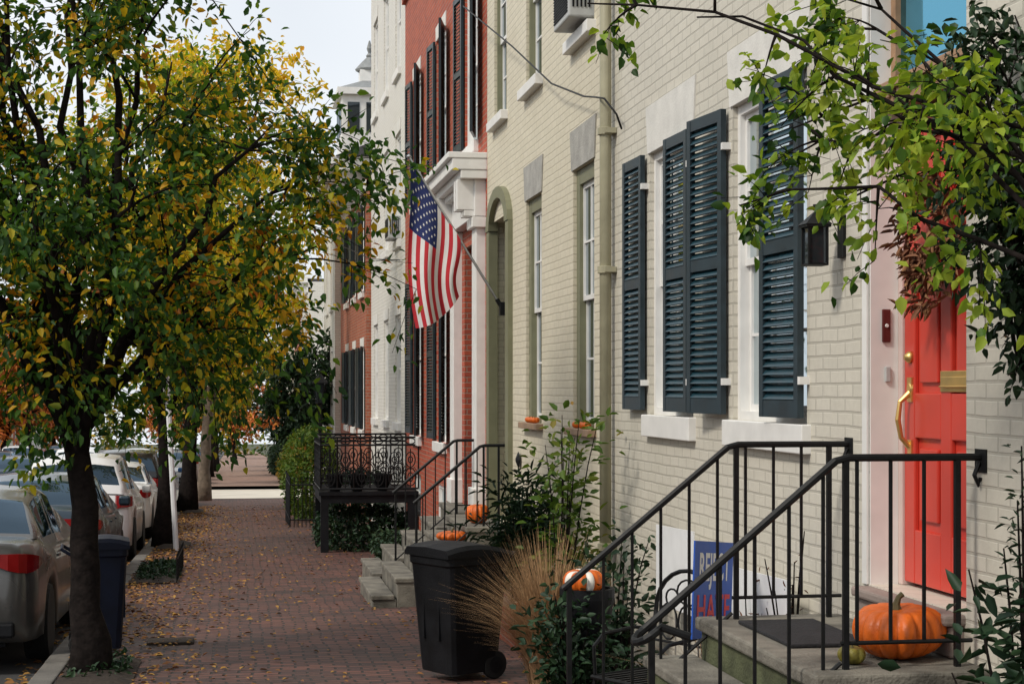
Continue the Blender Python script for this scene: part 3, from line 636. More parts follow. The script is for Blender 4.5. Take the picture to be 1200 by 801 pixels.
for k,(y) in enumerate((13.6,13.72,13.98)): pumpkin((FX-.03,y,-.33),.042,.06,'miniature orange pumpkin on a window sill',8)
for k,(y) in enumerate((16.0,16.13,16.3)): pumpkin((FX-.03,y,-.33),.045,.06,'miniature orange pumpkin on a window sill',8)
# ------------------------------------------------------------------ pots, chair, signs
def pot(loc,r,h,label,mat='blackp'):
    e=thing('plant_pot',label,'pot',loc)
    b=MB(); b.lathe([(r*.75,0),(r*.8,.03),(r*.35,.08),(r*.28,h*.35),(r*.5,h*.45),(r*.9,h*.7),(r*1.0,h*.85),(r*1.1,h*.93),(r*1.1,h),(r*.94,h),(r*.92,h-.05),(0.01,h-.05)] if h>.7 else [(r*.55,0),(r*.62,.03),(r*.85,h*.45),(r*.97,h*.85),(r*1.08,h*.88),(r*1.08,h),(r*.94,h),(r*.92,h-.05),(0.01,h-.05)],(0,0,0),28); b.build('urn',mat,e,smooth=False)
    b=MB(); b.lathe([(r*.915,h-.045),(.01,h-.03)],(0,0,0),20); b.build('soil','soil',e); return e
pot((2.08,10.0,gz(10)),.15,.86,'slim black pedestal urn standing against the pale house')
pumpkin((2.05,9.97,gz(10)+.825),.12,.16,'orange pumpkin with white stripes resting on the urn',12,striped=True)
pot((2.42,11.2,gz(11.2)),.2,.5,'small dark planter beside the downspout')
b=MB(); b.box((2.3,14.0,gz(14.0)-.05),(2.8,16.2,gz(16.2)+.36)); b.build('planter_wall','brickR',origin=(2.5,15,gz(15)),label='low red brick planter against the cream house',cat='planter',bevel=.01)
pumpkin((2.36,14.1,gz(16.2)+.36),.07,.1,'small white and orange pumpkin on a brick planter edge',8,striped=True)
e=thing('garden_chair','ornate black wrought iron garden chair','chair',(2.22,8.95,gz(8.95)),math.radians(-62))
H=.46
b=MB(); b.tube([(-.24,-.22,H),(.24,-.22,H),(.26,.2,H),(-.26,.2,H)],.012,6,closed=True)
for i in range(9): b.box((-.22+i*.052,-.22,H-.006),(-.20+i*.052,.2,H+.006))
b.build('seat','black',e)
b=MB(); arch=[(-.25,.21,H)]+[(-.27*math.cos(a),.27,.78+.24*math.sin(a)) for a in np.linspace(0,math.pi,13)]+[(.25,.21,H)]; b.tube(arch,.013,6)
b.tube([(-.25,.24,.62),(.25,.24,.62)],.008,5)
def ring(b,c,rx,rz,r=.006,ph=0):
    b.tube([(c[0]+rx*math.cos(a),c[1],c[2]+rz*math.sin(a)) for a in np.linspace(0,2*math.pi,15)[:-1]],r,5,closed=True)
for x in (-.15,0,.15): ring(b,(x,.255,.73),.07,.1)
ring(b,(0,.265,.90),.09,.07); ring(b,(-.13,.265,.86),.05,.05); ring(b,(.13,.265,.86),.05,.05)
b.build('backrest','black',e)
for x in (-.24,.24):
    b=MB(); b.tube([(x,.25,.68),(x*1.08,.1,.70),(x*1.1,-.12,.68),(x*1.05,-.2,.62),(x,-.2,H)],.011,6); b.build('armrest','black',e)
    for y in (-.2,.2):
        b=MB(); b.tube([(x,y,H),(x*1.05,y*1.05,.25),(x*1.15,y*1.2,0)],.012,6); b.build('leg','black',e)
def text_mesh(txt,size,mat,par,O,u,v,n,off,cx,cy,sy=1.0):
    cu=bpy.data.curves.new('lettering','FONT'); cu.body=txt; cu.size=size; cu.align_x='CENTER'; cu.align_y='CENTER'; cu.extrude=.0008; cu.offset=.003; cu.space_character=1.06
    ob=bpy.data.objects.new('tmp_text',cu); COL.objects.link(ob); dg=bpy.context.evaluated_depsgraph_get(); dg.update()
    me=bpy.data.meshes.new_from_object(ob.evaluated_get(dg)); bpy.data.objects.remove(ob)
    o=bpy.data.objects.new('lettering',me); COL.objects.link(o); me.materials.clear(); me.materials.append(M[mat]); o.parent=par
    for vt in me.vertices:
        p=Vector(O)+Vector(u)*(cx+vt.co.x)+Vector(v)*(cy+vt.co.y*sy)+Vector(n)*(off+vt.co.z); vt.co=p
A=Vector((2.20,8.08,0)); B_=Vector((2.54,8.57,0)); u=(B_-A).normalized(); n_=u.cross(Vector((0,0,1)))
e=thing('yard_sign','blue yard sign reading reject hate on wire stakes','sign',(A.x,A.y,gz(A.y)))
Wd=.60; zz=.77
u2=(u+Vector((0,0,-.10))).normalized(); vz=n_.cross(u2)*-1
if vz.z<0: vz=-vz
Ob=Vector((0,0,zz))
b=MB(); b.obox(Ob,u2,n_,vz,(0,-.004,0),(Wd,.004,.48)); b.build('sign_board','signb',e)
b=MB()
for a in (.1,.45): b.tube([Vector(u)*a+Vector((0,0,-.03*a)),Vector(u)*a+Vector((0,0,zz+.1))],.004,5)
b.tube([u*.1+Vector((0,0,.5)),u*.45+Vector((0,0,.5))],.004,5); b.build('wire_stake','steel',e)
text_mesh('REJECT',.142,'signw',e,Ob,u2,vz,n_,.0055,Wd/2,.345,1.35)
text_mesh('HATE',.20,'redp',e,Ob,u2,vz,n_,.0055,Wd/2,.135,1.0)
e=thing('yard_sign','plain white yard signs leaning at the house wall','sign',(2.72,9.3,gz(9.3)))
b=MB(); b.obox((0,0,0),(0,1,-.03),(1,0,0),(0,0,1),(-1.15,-.004,.60),(.55,.004,1.04)); b.obox((-.05,0,0),(0,1,-.03),(1,0,0),(0,0,1),(.45,-.004,.70),(1.35,.004,1.20)); b.build('sign_board','signw',e)
b=MB()
for a in (-.8,-.1,.5,1.1): b.tube([(0.01,a,-.03*a),(.01,a,.75)],.005,5)
b.build('wire_stake','steel',e)
# ------------------------------------------------------------------ wheeled bins
def bin_(loc,rz,label,mat,w=.56,d=.66,h=1.0,name='wheeled_bin'):
    e=thing(name,label,'bin',loc,rz)
    b=MB(); secs=[]
    for z,k in ((.06,.78),(.12,.80),(.5,.90),(h-.16,.985),(h-.15,1.03),(h-.09,1.03)):
        ww=w/2*k; dd=d/2*k; c=.05; secs.append([(x,y,z) for x,y in ((-ww+c,-dd),(ww-c,-dd),(ww-.015,-dd+.015),(ww,-dd+c),(ww,dd-c),(ww-.015,dd-.015),(ww-c,dd),(-ww+c,dd),(-ww+.015,dd-.015),(-ww,dd-c),(-ww,-dd+c),(-ww+.015,-dd+.015))])
    vs=[p for s in secs for p in s]; n=12; fs=[(i*n+k,i*n+(k+1)%n,(i+1)*n+(k+1)%n,(i+1)*n+k) for i in range(len(secs)-1) for k in range(n)]+[tuple(range(n-1,-1,-1))]
    b.add(vs,fs)
    b.box((-w*.2,-d/2*.93,.3),(-w*.17,-d/2*.80,h-.2)); b.box((w*.17,-d/2*.93,.3),(w*.2,-d/2*.80,h-.2)); b.build('body',mat,e,bevel=.004)
    b=MB(); ww=w/2*1.07; dd=d/2*1.08; vs=[];m=7
    for j in range(m):
        t=j/(m-1); y=-dd+2*dd*t; zt=h-.08+.075*math.sin(math.pi*min(1,t*.75+.2)); 
        for x in (-ww,-ww*.9,0,ww*.9,ww): vs.append((x,y,zt-(.03 if abs(x)==ww else 0)+(.012 if x==0 else 0)))
    fs=[(j*5+i,j*5+i+1,(j+1)*5+i+1,(j+1)*5+i) for j in range(m-1) for i in range(4)]
    o=len(vs); vs2=[(x,y,h-.095) for (x,y,z) in vs]; b.add(vs+vs2,fs+[tuple(o+q for q in reversed(f)) for f in fs]+
      [(j*5,(j+1)*5,o+(j+1)*5,o+j*5) for j in range(m-1)]+[(j*5+4,o+j*5+4,o+(j+1)*5+4,(j+1)*5+4) for j in range(m-1)]+[(i,o+i,o+i+1,i+1) for i in range(4)]+[((m-1)*5+i,(m-1)*5+i+1,o+(m-1)*5+i+1,o+(m-1)*5+i) for i in range(4)])
    b.build('lid',mat,e,bevel=.004)
    b=MB(); b.tube([(-w*.42,d/2,h-.14),(-w*.42,d/2+.08,h-.09),(w*.42,d/2+.08,h-.09),(w*.42,d/2,h-.14)],.014,7); b.build('handle',mat,e)
    for x in (-w*.36,w*.36):
        b=MB(); b.lathe([(.04,-.025),(.095,-.023),(.105,-.012),(.105,.012),(.095,.023),(.04,.025)],(x,d*.33,.105),20,0,'x'); wv=b.build('wheel','rubber',e)
        b=MB(); b.lathe([(.06,-.028),(.02,-.032),(.02,.032),(.06,.028)],(x,d*.33,.105),16,0,'x'); b.build('hub','blackp',wv)
bin_((1.63,12.45,gz(12.45)),math.radians(-62),'black wheeled bin standing on the brick sidewalk','blackp',h=1.0,w=.52,d=.55)
bin_((-1.10,14.45,gz(14.45)),math.radians(95),'dark blue recycling bin beside the street tree','navy',h=.97,w=.46,d=.44)
# ------------------------------------------------------------------ iron porch
e=thing('iron_porch','black iron porch with ornate cast iron railings','porch',(2.1,27.6,gz(27.6))); org=tuple(e.location); zb=gz(27.6)
x0,x1,y0,y1=1.32,2.84,26.6,28.6; zp=-1.62
b=MB(); b.box((x0,y0,zp-.16),(x1,y1,zp)); b.box((x0-.03,y0-.03,zp-.04),(x1,y1+.03,zp+.015)); b.build('deck','blackp',e,org)
for x,y in ((x0+.06,y0+.06),(x0+.06,y1-.06),(x1-.1,y0+.06)):
    b=MB(); b.box((x-.06,y-.06,gz(y)-.05),(x+.06,y+.06,zp-.16)); b.build('support_post','blackp',e,org)
def panel(P,Q,z0,z1):
    b=MB(); P=Vector(P);Q=Vector(Q); L=(Q-P).length; u=(Q-P)/L
    at=lambda a,z:P+u*a+Vector((0,0,z))
    for z in (z0,z1-.12,z1): b.tube([at(0,z),at(L,z)],.018,6)
    n=max(2,round(L/.27)); w=L/n
    for i in range(n+1): b.tube([at(i*w,z0),at(i*w,z1)],.013,5)
    for i in range(n):
        c=(i+.5)*w
        for (zz,rx,rz) in ((z0+.18,w*.36,.14),(z0+.45,w*.30,.12),(z0+.18,w*.16,.07),(z0+.45,w*.13,.05),(z1-.06,w*.3,.045)):
            b.tube([at(c+rx*math.cos(a),zz+rz*math.sin(a)) for a in np.linspace(0,2*math.pi,13)[:-1]],.012,4,closed=True)
        b.tube([at(c,z0),at(c,z0+.62)],.010,4)
        for sg in (-1,1): b.tube([at(c,z0+.3),at(c+sg*w*.25,z0+.33),at(c+sg*w*.42,z0+.25),at(c+sg*w*.3,z0+.2)],.010,4)
    b.build('railing_panel','black',e,org)
panel((x0,y0,0),(x1,y0,0),zp+.06,zp+.86); panel((x0,y0,0),(x0,y1,0),zp+.06,zp+.86); panel((x0,y1,0),(x1,y1,0),zp+.06,zp+.86)
for i,(x,y) in enumerate(((1.55,26.85),(1.9,26.85),(2.3,26.9))):
    q=pot((x,y,zp+.015),.14,.26,'small black flower pot on the iron porch')
e=thing('porch_lantern','black lantern on a post at the iron porch','lantern',(1.42,28.9,gz(28.9)))
b=MB(); b.tube([(0,0,0),(0,0,2.35)],.03,8); b.build('post','black',e)
b=MB(); 
for a in range(6):
    A1=a*math.pi/3; b.tube([(.07*math.cos(A1),.07*math.sin(A1),2.38),(.11*math.cos(A1),.11*math.sin(A1),2.7)],.007,4)
b.lathe([(.05,2.35),(.085,2.37),(.085,2.39)],(0,0,0),6); b.lathe([(.13,2.7),(.13,2.72),(.05,2.83),(.02,2.86),(.03,2.9),(.005,2.95)],(0,0,0),6); b.build('lantern_frame','black',e)
b=MB(); b.lathe([(.062,2.39),(.10,2.70)],(0,0,0),6); b.build('lantern_glass','darkglass',e)
# ------------------------------------------------------------------ flag
P0=Vector((2.83,18.0,.84)); P1=Vector((1.82,18.0,2.45))
e=thing('house_flag','american flag hanging from an angled wall pole','flag',tuple(P0)); org=tuple(P0)
b=MB(); b.tube([P0,P1],.014,8); b.lathe([(.0,-.03),(.03,0),(.0,.03)],P1,10); b.build('pole','steel',e,org)
b=MB(); b.box((2.79,17.95,.78),(2.86,18.05,.92)); b.tube([P0+Vector((.02,0,-.03)),P0+(P1-P0)*.07],.024,8); b.build('bracket','black',e,org)
def FP(hh,v,off=0):
    top=P1+(P0-P1)*(.02+hh*.52)
    bot=Vector((1.90+.46*hh, 18.0,.64+.34*hh*hh+.0))
    t=v; p=top*(1-t)+bot*t
    p.x+= -.05*math.sin(math.pi*t)*(1-hh)+.02*math.sin(math.pi*t*2)-.05*t*(1-t)*hh*2
    amp=.015+.06*t
    p.y+= amp*math.sin(hh*11+1.6*t)+.03*math.sin(hh*5+3*t)
    if off:
        p.y+=off
    return p
NH,NV=78,60; b=MB(); vs=[FP(i/NH,j/NV) for j in range(NV+1) for i in range(NH+1)]; fs=[];ms=[]
for j in range(NV):
    for i in range(NH):
        a=j*(NH+1)+i; fs.append((a,a+1,a+NH+2,a+NH+1)); st=i*13//NH
        ms.append(2 if (st<7 and j<NV*.4) else (0 if st%2==0 else 1))
b.add(vs,fs); b.m=ms; b.build('cloth',['flagr','flagw','flagb'],e,org,smooth=True)
b=MB()
for r_ in range(9):
    cnt=6 if r_%2==0 else 5
    for c_ in range(cnt):
        hh=(r_+1)/10*7/13; v=((c_*2+1+(r_%2))/12)*.4
        for off in (-.006,.006):
            P=[]
            for k in range(10):
                a=math.pi/2+k*math.pi/5; q=.021 if k%2==0 else .009
                P.append(FP(hh+q*math.sin(a)/1.05,v+q*math.cos(a)/1.6,off))
            b.add(P,[tuple(range(10))])
b.build('stars','flagw',e,org)
# ------------------------------------------------------------------ cars
def make_car(label,loc,rz,paint,kind='sedan',group='cars parked along the kerb'):
    e=thing('parked_car',label,'car',loc,rz,group)
    if kind=='sedan':
        L=4.85; zt=[(0,.70),(.03,.92),(.10,1.04),(.55,1.08),(1.2,1.0),(3.0,.95),(3.6,.97),(4.3,.86),(4.72,.70),(4.85,.52)]
        wd=[(0,.66),(.07,.80),(.25,.875),(1,.915),(4,.905),(4.5,.84),(4.75,.72),(4.85,.52)]; gh=[(.50,1.06),(.8,1.22),(1.15,1.37),(1.6,1.44),(2.2,1.46),(2.75,1.41),(3.2,1.2),(3.62,.97)]
        rg=(.5,1.2); wg=(2.75,3.62); wr,wf=1.05,3.88; tr=.325; sg=[(1.2,1.95),(2.03,2.85)]
        tlz=(.80,.965)
    else:
        L=4.4; zt=[(0,.62),(.03,.85),(.06,1.0),(.15,1.08),(1.2,1.04),(2.8,1.0),(3.25,1.02),(3.95,.92),(4.28,.74),(4.4,.52)]
        wd=[(0,.70),(.07,.83),(.25,.88),(1,.90),(3.6,.895),(4.1,.82),(4.3,.70),(4.4,.5)]; gh=[(.08,1.06),(.2,1.28),(.38,1.50),(.6,1.60),(1.5,1.66),(2.3,1.60),(2.8,1.38),(3.28,1.02)]
        rg=(.08,.42); wg=(2.35,3.28); wr,wf=.85,3.45; tr=.34; sg=[(.6,1.2),(1.28,1.85),(1.93,2.6)]
        tlz=(.84,1.04)
    yk=sorted(set(list(np.arange(0,L+.001,.07))+[.03,.10,L])); xs,zs_=zip(*zt); xw,ww=zip(*wd)
    b=MB(); ring=[]
    for y in yk:
        z1=np.interp(y,xs,zs_); w=np.interp(y,xw,ww); z0=.24+.14*max(0,1-y/.15)+.12*max(0,1-(L-y)/.2)
        za=z0
        for yw in (wr,wf):
            d=abs(y-yw); rr=tr+.055
            if d<rr: za=max(za,tr+math.sqrt(rr*rr-d*d))
        za=min(za,z1-.12); H_=z1-za
        half=[(.0,za),(w*.90,za),(w*.985,za+.02),(w,za+H_*.35),(w*1.0,za+H_*.6),(w*.97,z1-.10),(w*.93,z1-.03),(w*.84,z1),(w*.45,z1+.02),(0,z1+.028)]
        ring.append([(x,y,z) for x,z in half]+[(-x,y,z) for x,z in reversed(half[1:-1])])
    n=len(ring[0]); vs=[p for r in ring for p in r]; fs=[(i*n+k,(i+1)*n+k,(i+1)*n+(k+1)%n,i*n+(k+1)%n) for i in range(len(ring)-1) for k in range(n)]+[tuple(range(n)),tuple((len(ring)-1)*n+k for k in range(n-1,-1,-1))]
    b.add(vs,fs); body=b.build('body',paint,e,smooth=True)
    b=MB(); b.box((-.62,.25,.2),(.62,L-.25,.62)); b.build('underbody','blackp',body)
    gy=sorted(set(list(np.linspace(gh[0][0],gh[-1][0],44))+[q for a in sg for q in a])); gx,gz_=zip(*gh); b=MB(); ring=[];
    for y in gy:
        zr=np.interp(y,gx,gz_); zb_=np.interp(y,xs,zs_)-.03; wb=np.interp(y,xw,ww)*.93; k=max(0,min(1,(zr-zb_)/.42)); wt=wb-.19*k
        half=[(wb,zb_),(wb-.03*k-.01,zb_+(zr-zb_)*.15),(wt+.025,zr-.07*k),(wt-.03,zr-.02*k),(wt*.5,zr+.012),(0,zr+.018)]
        ring.append([(x,y,z) for x,z in half]+[(-x,y,z) for x,z in reversed(half[:-1])])
    n=len(ring[0]); vs=[p for r in ring for p in r]; fs=[];ms=[]
    for i in range(len(ring)-1):
        ym=(gy[i]+gy[i+1])/2
        for k in range(n-1):
            fs.append((i*n+k,(i+1)*n+k,(i+1)*n+k+1,i*n+k+1)); mi=0
            if k in (1,n-3): mi=1 if any(a<=ym<=c for a,c in sg) else 0
            elif 3<=k<=n-5: mi=1 if (rg[0]+.04<ym<rg[1]-.03 or wg[0]+.04<ym<wg[1]-.05) else 0
            ms.append(mi)
    b.add(vs,fs); b.m=ms; b.build('cabin',[paint,'carglass'],e,smooth=True)
    for x in (-1,1):
        for yw in (wr,wf):
            b=MB(); c=(x*.80,yw,tr); b.lathe([(tr*.66,-.10),(tr*.96,-.10),(tr,-.075),(tr,.075),(tr*.96,.10),(tr*.66,.10)],c,28,0,'x'); wv=b.build('wheel','rubber',e)
            b=MB(); b.lathe([(tr*.66,-.03),(tr*.66,.03)],c,24,0,'x'); 
            b.lathe([(.06,-.05),(.06,x*.07)],c,12,1,'x')
            for k in range(7):
                a=k*2*math.pi/7; v=Vector((0,math.cos(a),math.sin(a))); w_=Vector((0,-math.sin(a),math.cos(a))); b.obox(c,v,w_,(1,0,0),(.03,-.022,x*.045-.012),(tr*.66,.022,x*.045+.012),1)
            b.tube([(c[0]+x*.06,c[1]+tr*.64*math.cos(a),c[2]+tr*.64*math.sin(a)) for a in np.linspace(0,2*math.pi,25)[:-1]],.014,5,1,closed=True)
            b.build('rim',['blackp','steel'],wv)
        path=[(x*.44,-.012),(x*.56,-.012),(x*.67,-.014),(x*.75,.015),(x*.81,.06),(x*.85,.14),(x*.885,.24),(x*.90,.34)] if kind=='sedan' else [(x*.66,-.012),(x*.71,-.014),(x*.84,.06),(x*.893,.20)]
        b=MB(); vs=[];z0,z1=tlz; npt=len(path)
        for i,(px,py) in enumerate(path):
            t=i/(npt-1)
            if kind=='sedan': hh=(.055,.085,.13,.15,.155,.14,.10,.035)[i]; zt_=z1-(0,0,0,0,.002,.012,.03,.06)[i]; zlo=zt_-hh
            else: zt_=z1-.02*t; zlo=z0+.03*t
            vs+=[(px,py,zlo),(px,py,zt_),(px*.97,py+.05,zlo),(px*.97,py+.05,zt_)]
        fs=[(i*4,i*4+4,i*4+5,i*4+1) for i in range(npt-1)]+[(i*4+1,i*4+5,i*4+7,i*4+3) for i in range(npt-1)]+[(i*4,i*4+2,i*4+6,i*4+4) for i in range(npt-1)]+[(0,1,3,2)]
        b.add(vs,fs); b.build('tail_light','tail',e)
        b=MB(); yy=wg[1]-.55; b.box((x*.90,yy,1.0),(x*1.05,yy+.1,1.13)); b.build('mirror',paint,e,bevel=.03)
        for (a,c) in sg[-2:]:
            b=MB(); b.box((x*.912,a+.12,.86),(x*.935,a+.30,.885)); b.build('door_handle',paint,e)
    b=MB(); b.box((-.26,-.03,.60 if kind!='sedan' else .66),(.26,.0,.74 if kind!='sedan' else .80)); b.build('licence_plate','plate',e)
    b=MB(); b.box((-.72,-.035,.30),(.72,.1,.42)); b.build('rear_bumper','blackp',e,bevel=.02)
    return e
def paint(n,c,metal=.4): return simple(n,c,.30,metal=metal,var=.06,scale=2,bump=0,coat=.35)
pS=paint('silver_grey_car_paint',(.10,.098,.094)); pV=paint('silver_car_paint',(.3,.3,.3)); pD=paint('dark_blue_grey_car_paint',(.025,.042,.060)); pW=paint('white_car_paint',(.70,.70,.69),0); pB=paint('blue_car_paint',(.03,.09,.22)); pR=paint('red_car_paint',(.30,.02,.02)); pK=paint('black_car_paint',(.015,.015,.017))
rd=lambda y: gz(y)-.118
def place(c): c.rotation_euler[0]=math.atan(-.03)*(1 if abs(c.rotation_euler[2])<1 else -1)
c1=make_car('silver grey sedan parked at the kerb beside tree',(-2.46,14.1,rd(14.1)),0,pS); place(c1)
c2=make_car('dark blue grey sedan parked behind another car',(-2.44,20.4,rd(20.4)),0,pD); place(c2)
c3=make_car('white hatchback with red tail lights at the kerb',(-2.44,26.6,rd(26.6)),0,pW,'hatch'); place(c3)
cars=[('white sedan parked along the kerb',c1,pS,pW,32.3),('black hatchback parked along the kerb',c3,pW,pK,38.6),('blue sedan parked near the corner',c1,pS,pB,44.6),('silver sedan parked beyond the cross street',c1,pS,pV,69),('white hatchback beyond the cross street',c3,pW,pW,75.5),('red sedan beyond the cross street',c1,pS,pR,82),('dark sedan beyond the cross street',c1,pS,pK,88.5)]
for lab,src,a,bp,y in cars:
    c=copy_thing(src,(-2.44,y,rd(y)),0,lab,(a,bp)); place(c)
for i,(y,src,a,bp,lab) in enumerate(((56,c1,pS,pV,'silver sedan parked on the far kerb'),(62,c1,pS,pW,'white sedan parked on the far kerb'),(67,c1,pS,pB,'dark blue sedan parked on the far kerb'),(72,c3,pW,pB,'blue hatchback parked on the far kerb'),(79,c1,pS,pK,'black sedan parked on the far kerb'),(86,c3,pW,pW,'white hatchback parked on the far kerb'),(93,c1,pS,pR,'red sedan parked on the far kerb'),(100,c1,pS,pV,'silver sedan parked on the far kerb'),(107,c3,pW,pK,'black hatchback parked on the far kerb'))):
    c=copy_thing(src,(-10.2,y,rd(y)),math.pi,lab,(a,bp)); place(c)
for (x,y,src,a,bp,lab) in ((-5.4,60,c3,pW,pW,'white hatchback driving down the street'),(-6.0,48,c1,pS,pD,'dark blue sedan driving down the street'),(-5.6,76,c1,pS,pK,'black sedan driving down the street'),(-5.2,92,c1,pS,pW,'white sedan driving far down the street')):
    c=copy_thing(src,(x,y,rd(y)),0,lab,(a,bp)); place(c); c['group']='cars driving on the road'
# ------------------------------------------------------------------ trees
G='street trees along the kerb'
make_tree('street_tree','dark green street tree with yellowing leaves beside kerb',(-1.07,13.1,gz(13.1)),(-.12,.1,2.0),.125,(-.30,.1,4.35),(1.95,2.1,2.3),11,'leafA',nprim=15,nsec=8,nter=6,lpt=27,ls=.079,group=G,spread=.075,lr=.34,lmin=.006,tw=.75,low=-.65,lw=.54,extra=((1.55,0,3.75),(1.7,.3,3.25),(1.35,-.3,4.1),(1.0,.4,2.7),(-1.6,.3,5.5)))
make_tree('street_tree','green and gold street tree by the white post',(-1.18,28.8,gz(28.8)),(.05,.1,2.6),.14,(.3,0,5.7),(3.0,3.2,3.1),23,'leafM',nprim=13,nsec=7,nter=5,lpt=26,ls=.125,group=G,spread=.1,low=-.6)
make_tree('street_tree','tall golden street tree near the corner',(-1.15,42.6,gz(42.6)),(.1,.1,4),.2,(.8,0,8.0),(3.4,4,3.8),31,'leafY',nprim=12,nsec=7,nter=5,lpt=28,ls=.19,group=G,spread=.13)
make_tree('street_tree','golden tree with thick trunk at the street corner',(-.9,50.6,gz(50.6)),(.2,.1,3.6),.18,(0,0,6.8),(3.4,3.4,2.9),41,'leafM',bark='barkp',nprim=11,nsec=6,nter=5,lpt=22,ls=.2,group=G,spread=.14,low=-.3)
make_tree('street_tree','dark green tree in front of the brick house',(1.9,47.5,gz(47.5)),(.1,.1,1.6),.1,(0.1,0,3.2),(1.4,2.0,1.7),45,'leafD',nprim=10,nsec=6,nter=5,lpt=26,ls=.16,group=G,spread=.12,low=-.8)
src=make_tree('street_tree','golden tree beyond the cross street',(-1.2,70,gz(70)),(.1,.1,3.6),.2,(0,0,6.8),(4,4,3.6),51,'leafF',nprim=11,nsec=5,nter=4,lpt=24,ls=.3,group=G,spread=.2,low=-.6)
red=make_tree('street_tree','russet tree across the street',(-11.9,92,gz(92)),(.1,.1,2.4),.2,(0,0,5),(4,4,3.2),61,'leafR',nprim=11,nsec=5,nter=4,lpt=22,ls=.34,group=G,spread=.22,low=-.8)
for y in (84,98,114): copy_thing(src,(-1.2,y,gz(y)),y*1.3,'mixed autumn tree far down the street',sc=.9)
for x,y in ((-12,104),(-12,118),(-12,132),(-6,170),(0,165),(6,175),(-14,160),(-20,172),(-27,170),(4.5,112),(6,124),(5,138)): copy_thing(red if (y%4) else src,(x,y,gz(y)),y*.7,'autumn tree far down the street')
for x,y in ((-12,40),(-12,72)): copy_thing(src,(x,y,gz(y)),y*.9,'mixed autumn tree across the street')
bx,by,bz=2.5,4.3,gz(4.3)
tg=[(1.80,5.95,.66),(1.95,5.8,.92),(2.14,5.9,.66),(1.9,5.3,1.28),(1.6,5.8,1.30),(1.25,6.0,1.38),(2.15,6.2,1.38),(2.02,6.2,.84),(2.72,5.55,.85),(2.7,5.5,1.15),(2.0,5.7,1.12),(2.62,5.8,.80)]
make_tree('garden_tree','leafy green garden tree overhanging the coral red door',(bx,by,bz),(0,0,2.6),.05,(0,1.0,2.95),(.9,1,.6),71,'leafG',targets=[(x-bx,y-by,z-bz) for x,y,z in tg],nsec=6,nter=4,lpt=10,ls=.050,seclen=.26,terlen=.16,spread=.022,lw=.62,lr=.15,lmin=.003,tw=.42)
make_tree('garden_tree','dark leafed climbing shrub beside the coral red door',(2.76,5.45,gz(5.45)),(0,.1,2.2),.012,(.0,.35,2.8),(.3,.5,.7),73,'leafD',targets=[(-.08,.42,3.0),(-.02,.5,3.2),(-.10,.3,3.15),(-.1,.25,2.55),(0.0,.3,3.25),(-.10,.4,2.85),(-.02,.35,2.95)],nsec=7,nter=5,lpt=15,ls=.05,seclen=.36,terlen=.26,spread=.025,lr=.6,lmin=.003,tw=.4)
def shrub(name,label,loc,r,h,leaf,seed,n=900,ls=.07,nst=10,open_=.5,lw=.5,cat='plant',bark='bark'):
    rng=np.random.default_rng(seed); e=thing(name,label,cat,loc); b=MB(); C=[];D=[]
    for i in range(nst):
        a=rng.uniform(0,6.28); rr=r*rng.uniform(.1,1); E=np.array([rr*math.cos(a),rr*math.sin(a),h*rng.uniform(.5,1)])
        p=bez(np.array([rng.normal(0,r*.12),rng.normal(0,r*.12),0.]),np.array([E[0]*.3,E[1]*.3,E[2]*.65]),E,6); b.tube(p,[.010,.009,.008,.006,.005,.003],4)
        m=n//nst; t=rng.uniform(.15,1.03,m); idx=np.minimum((t*5).astype(int),4); P=np.array(p); fr=(t*5-idx)[:,None]
        Q=P[idx]*(1-fr)+P[idx+1]*fr; off=rng.normal(0,r*open_*.4,(m,3)); off[:,2]*=.6; C.append(Q+off); dd=off/(r*.3)+rng.normal(0,.5,(m,3)); dd[:,2]+=.1; D.append(dd)
    b.build('stems',bark,e); leaves('foliage',np.concatenate(C),np.concatenate(D),ls,leaf,rng,e,width=lw); return e
shrub('garden_shrub','tall open green shrub in front of the downspout',(2.36,12.2,gz(12.2)),.36,1.95,'leafS',3,850,.08,13,.6)
shrub('garden_shrub','low green plant beside the urn planter',(2.5,11.0,gz(11.0)),.36,1.1,'leafD',4,700,.07)
shrub('garden_shrub','trailing dark green plant around the urn planter',(1.98,9.85,gz(9.85)),.34,.84,'leafD',14,1500,.06,16)
shrub('evergreen_shrub','dark evergreen shrub in the brick planter',(2.5,14.6,gz(14.6)+.32),.42,1.15,'leafD',5,1900,.11,16,.6,.18)
shrub('evergreen_shrub','dark evergreen shrub beside the concrete stoop',(2.62,15.6,gz(15.6)+.28),.28,.8,'leafD',6,1100,.09,14,.6,.22)
shrub('rhododendron_bush','dark glossy bush beside the coral red door',(2.70,5.58,gz(5.58)),.30,1.35,'leafD',8,760,.09,13,.5,.42)
shrub('fern_plant','upright dark fern like plant by the door',(2.76,5.66,gz(5.66)),.10,2.15,'leafD',9,520,.045,6,.5,.22)
shrub('dry_stalks','dried flower stalks beside the yard signs',(2.66,8.6,gz(8.6)),.25,1.0,'wreath',10,160,.05,14,.4,.3)
shrub('dry_stalks','dried stalks against the pale brick wall',(2.66,7.95,gz(7.95)),.2,1.35,'wreath',12,60,.04,10,.3,.2)
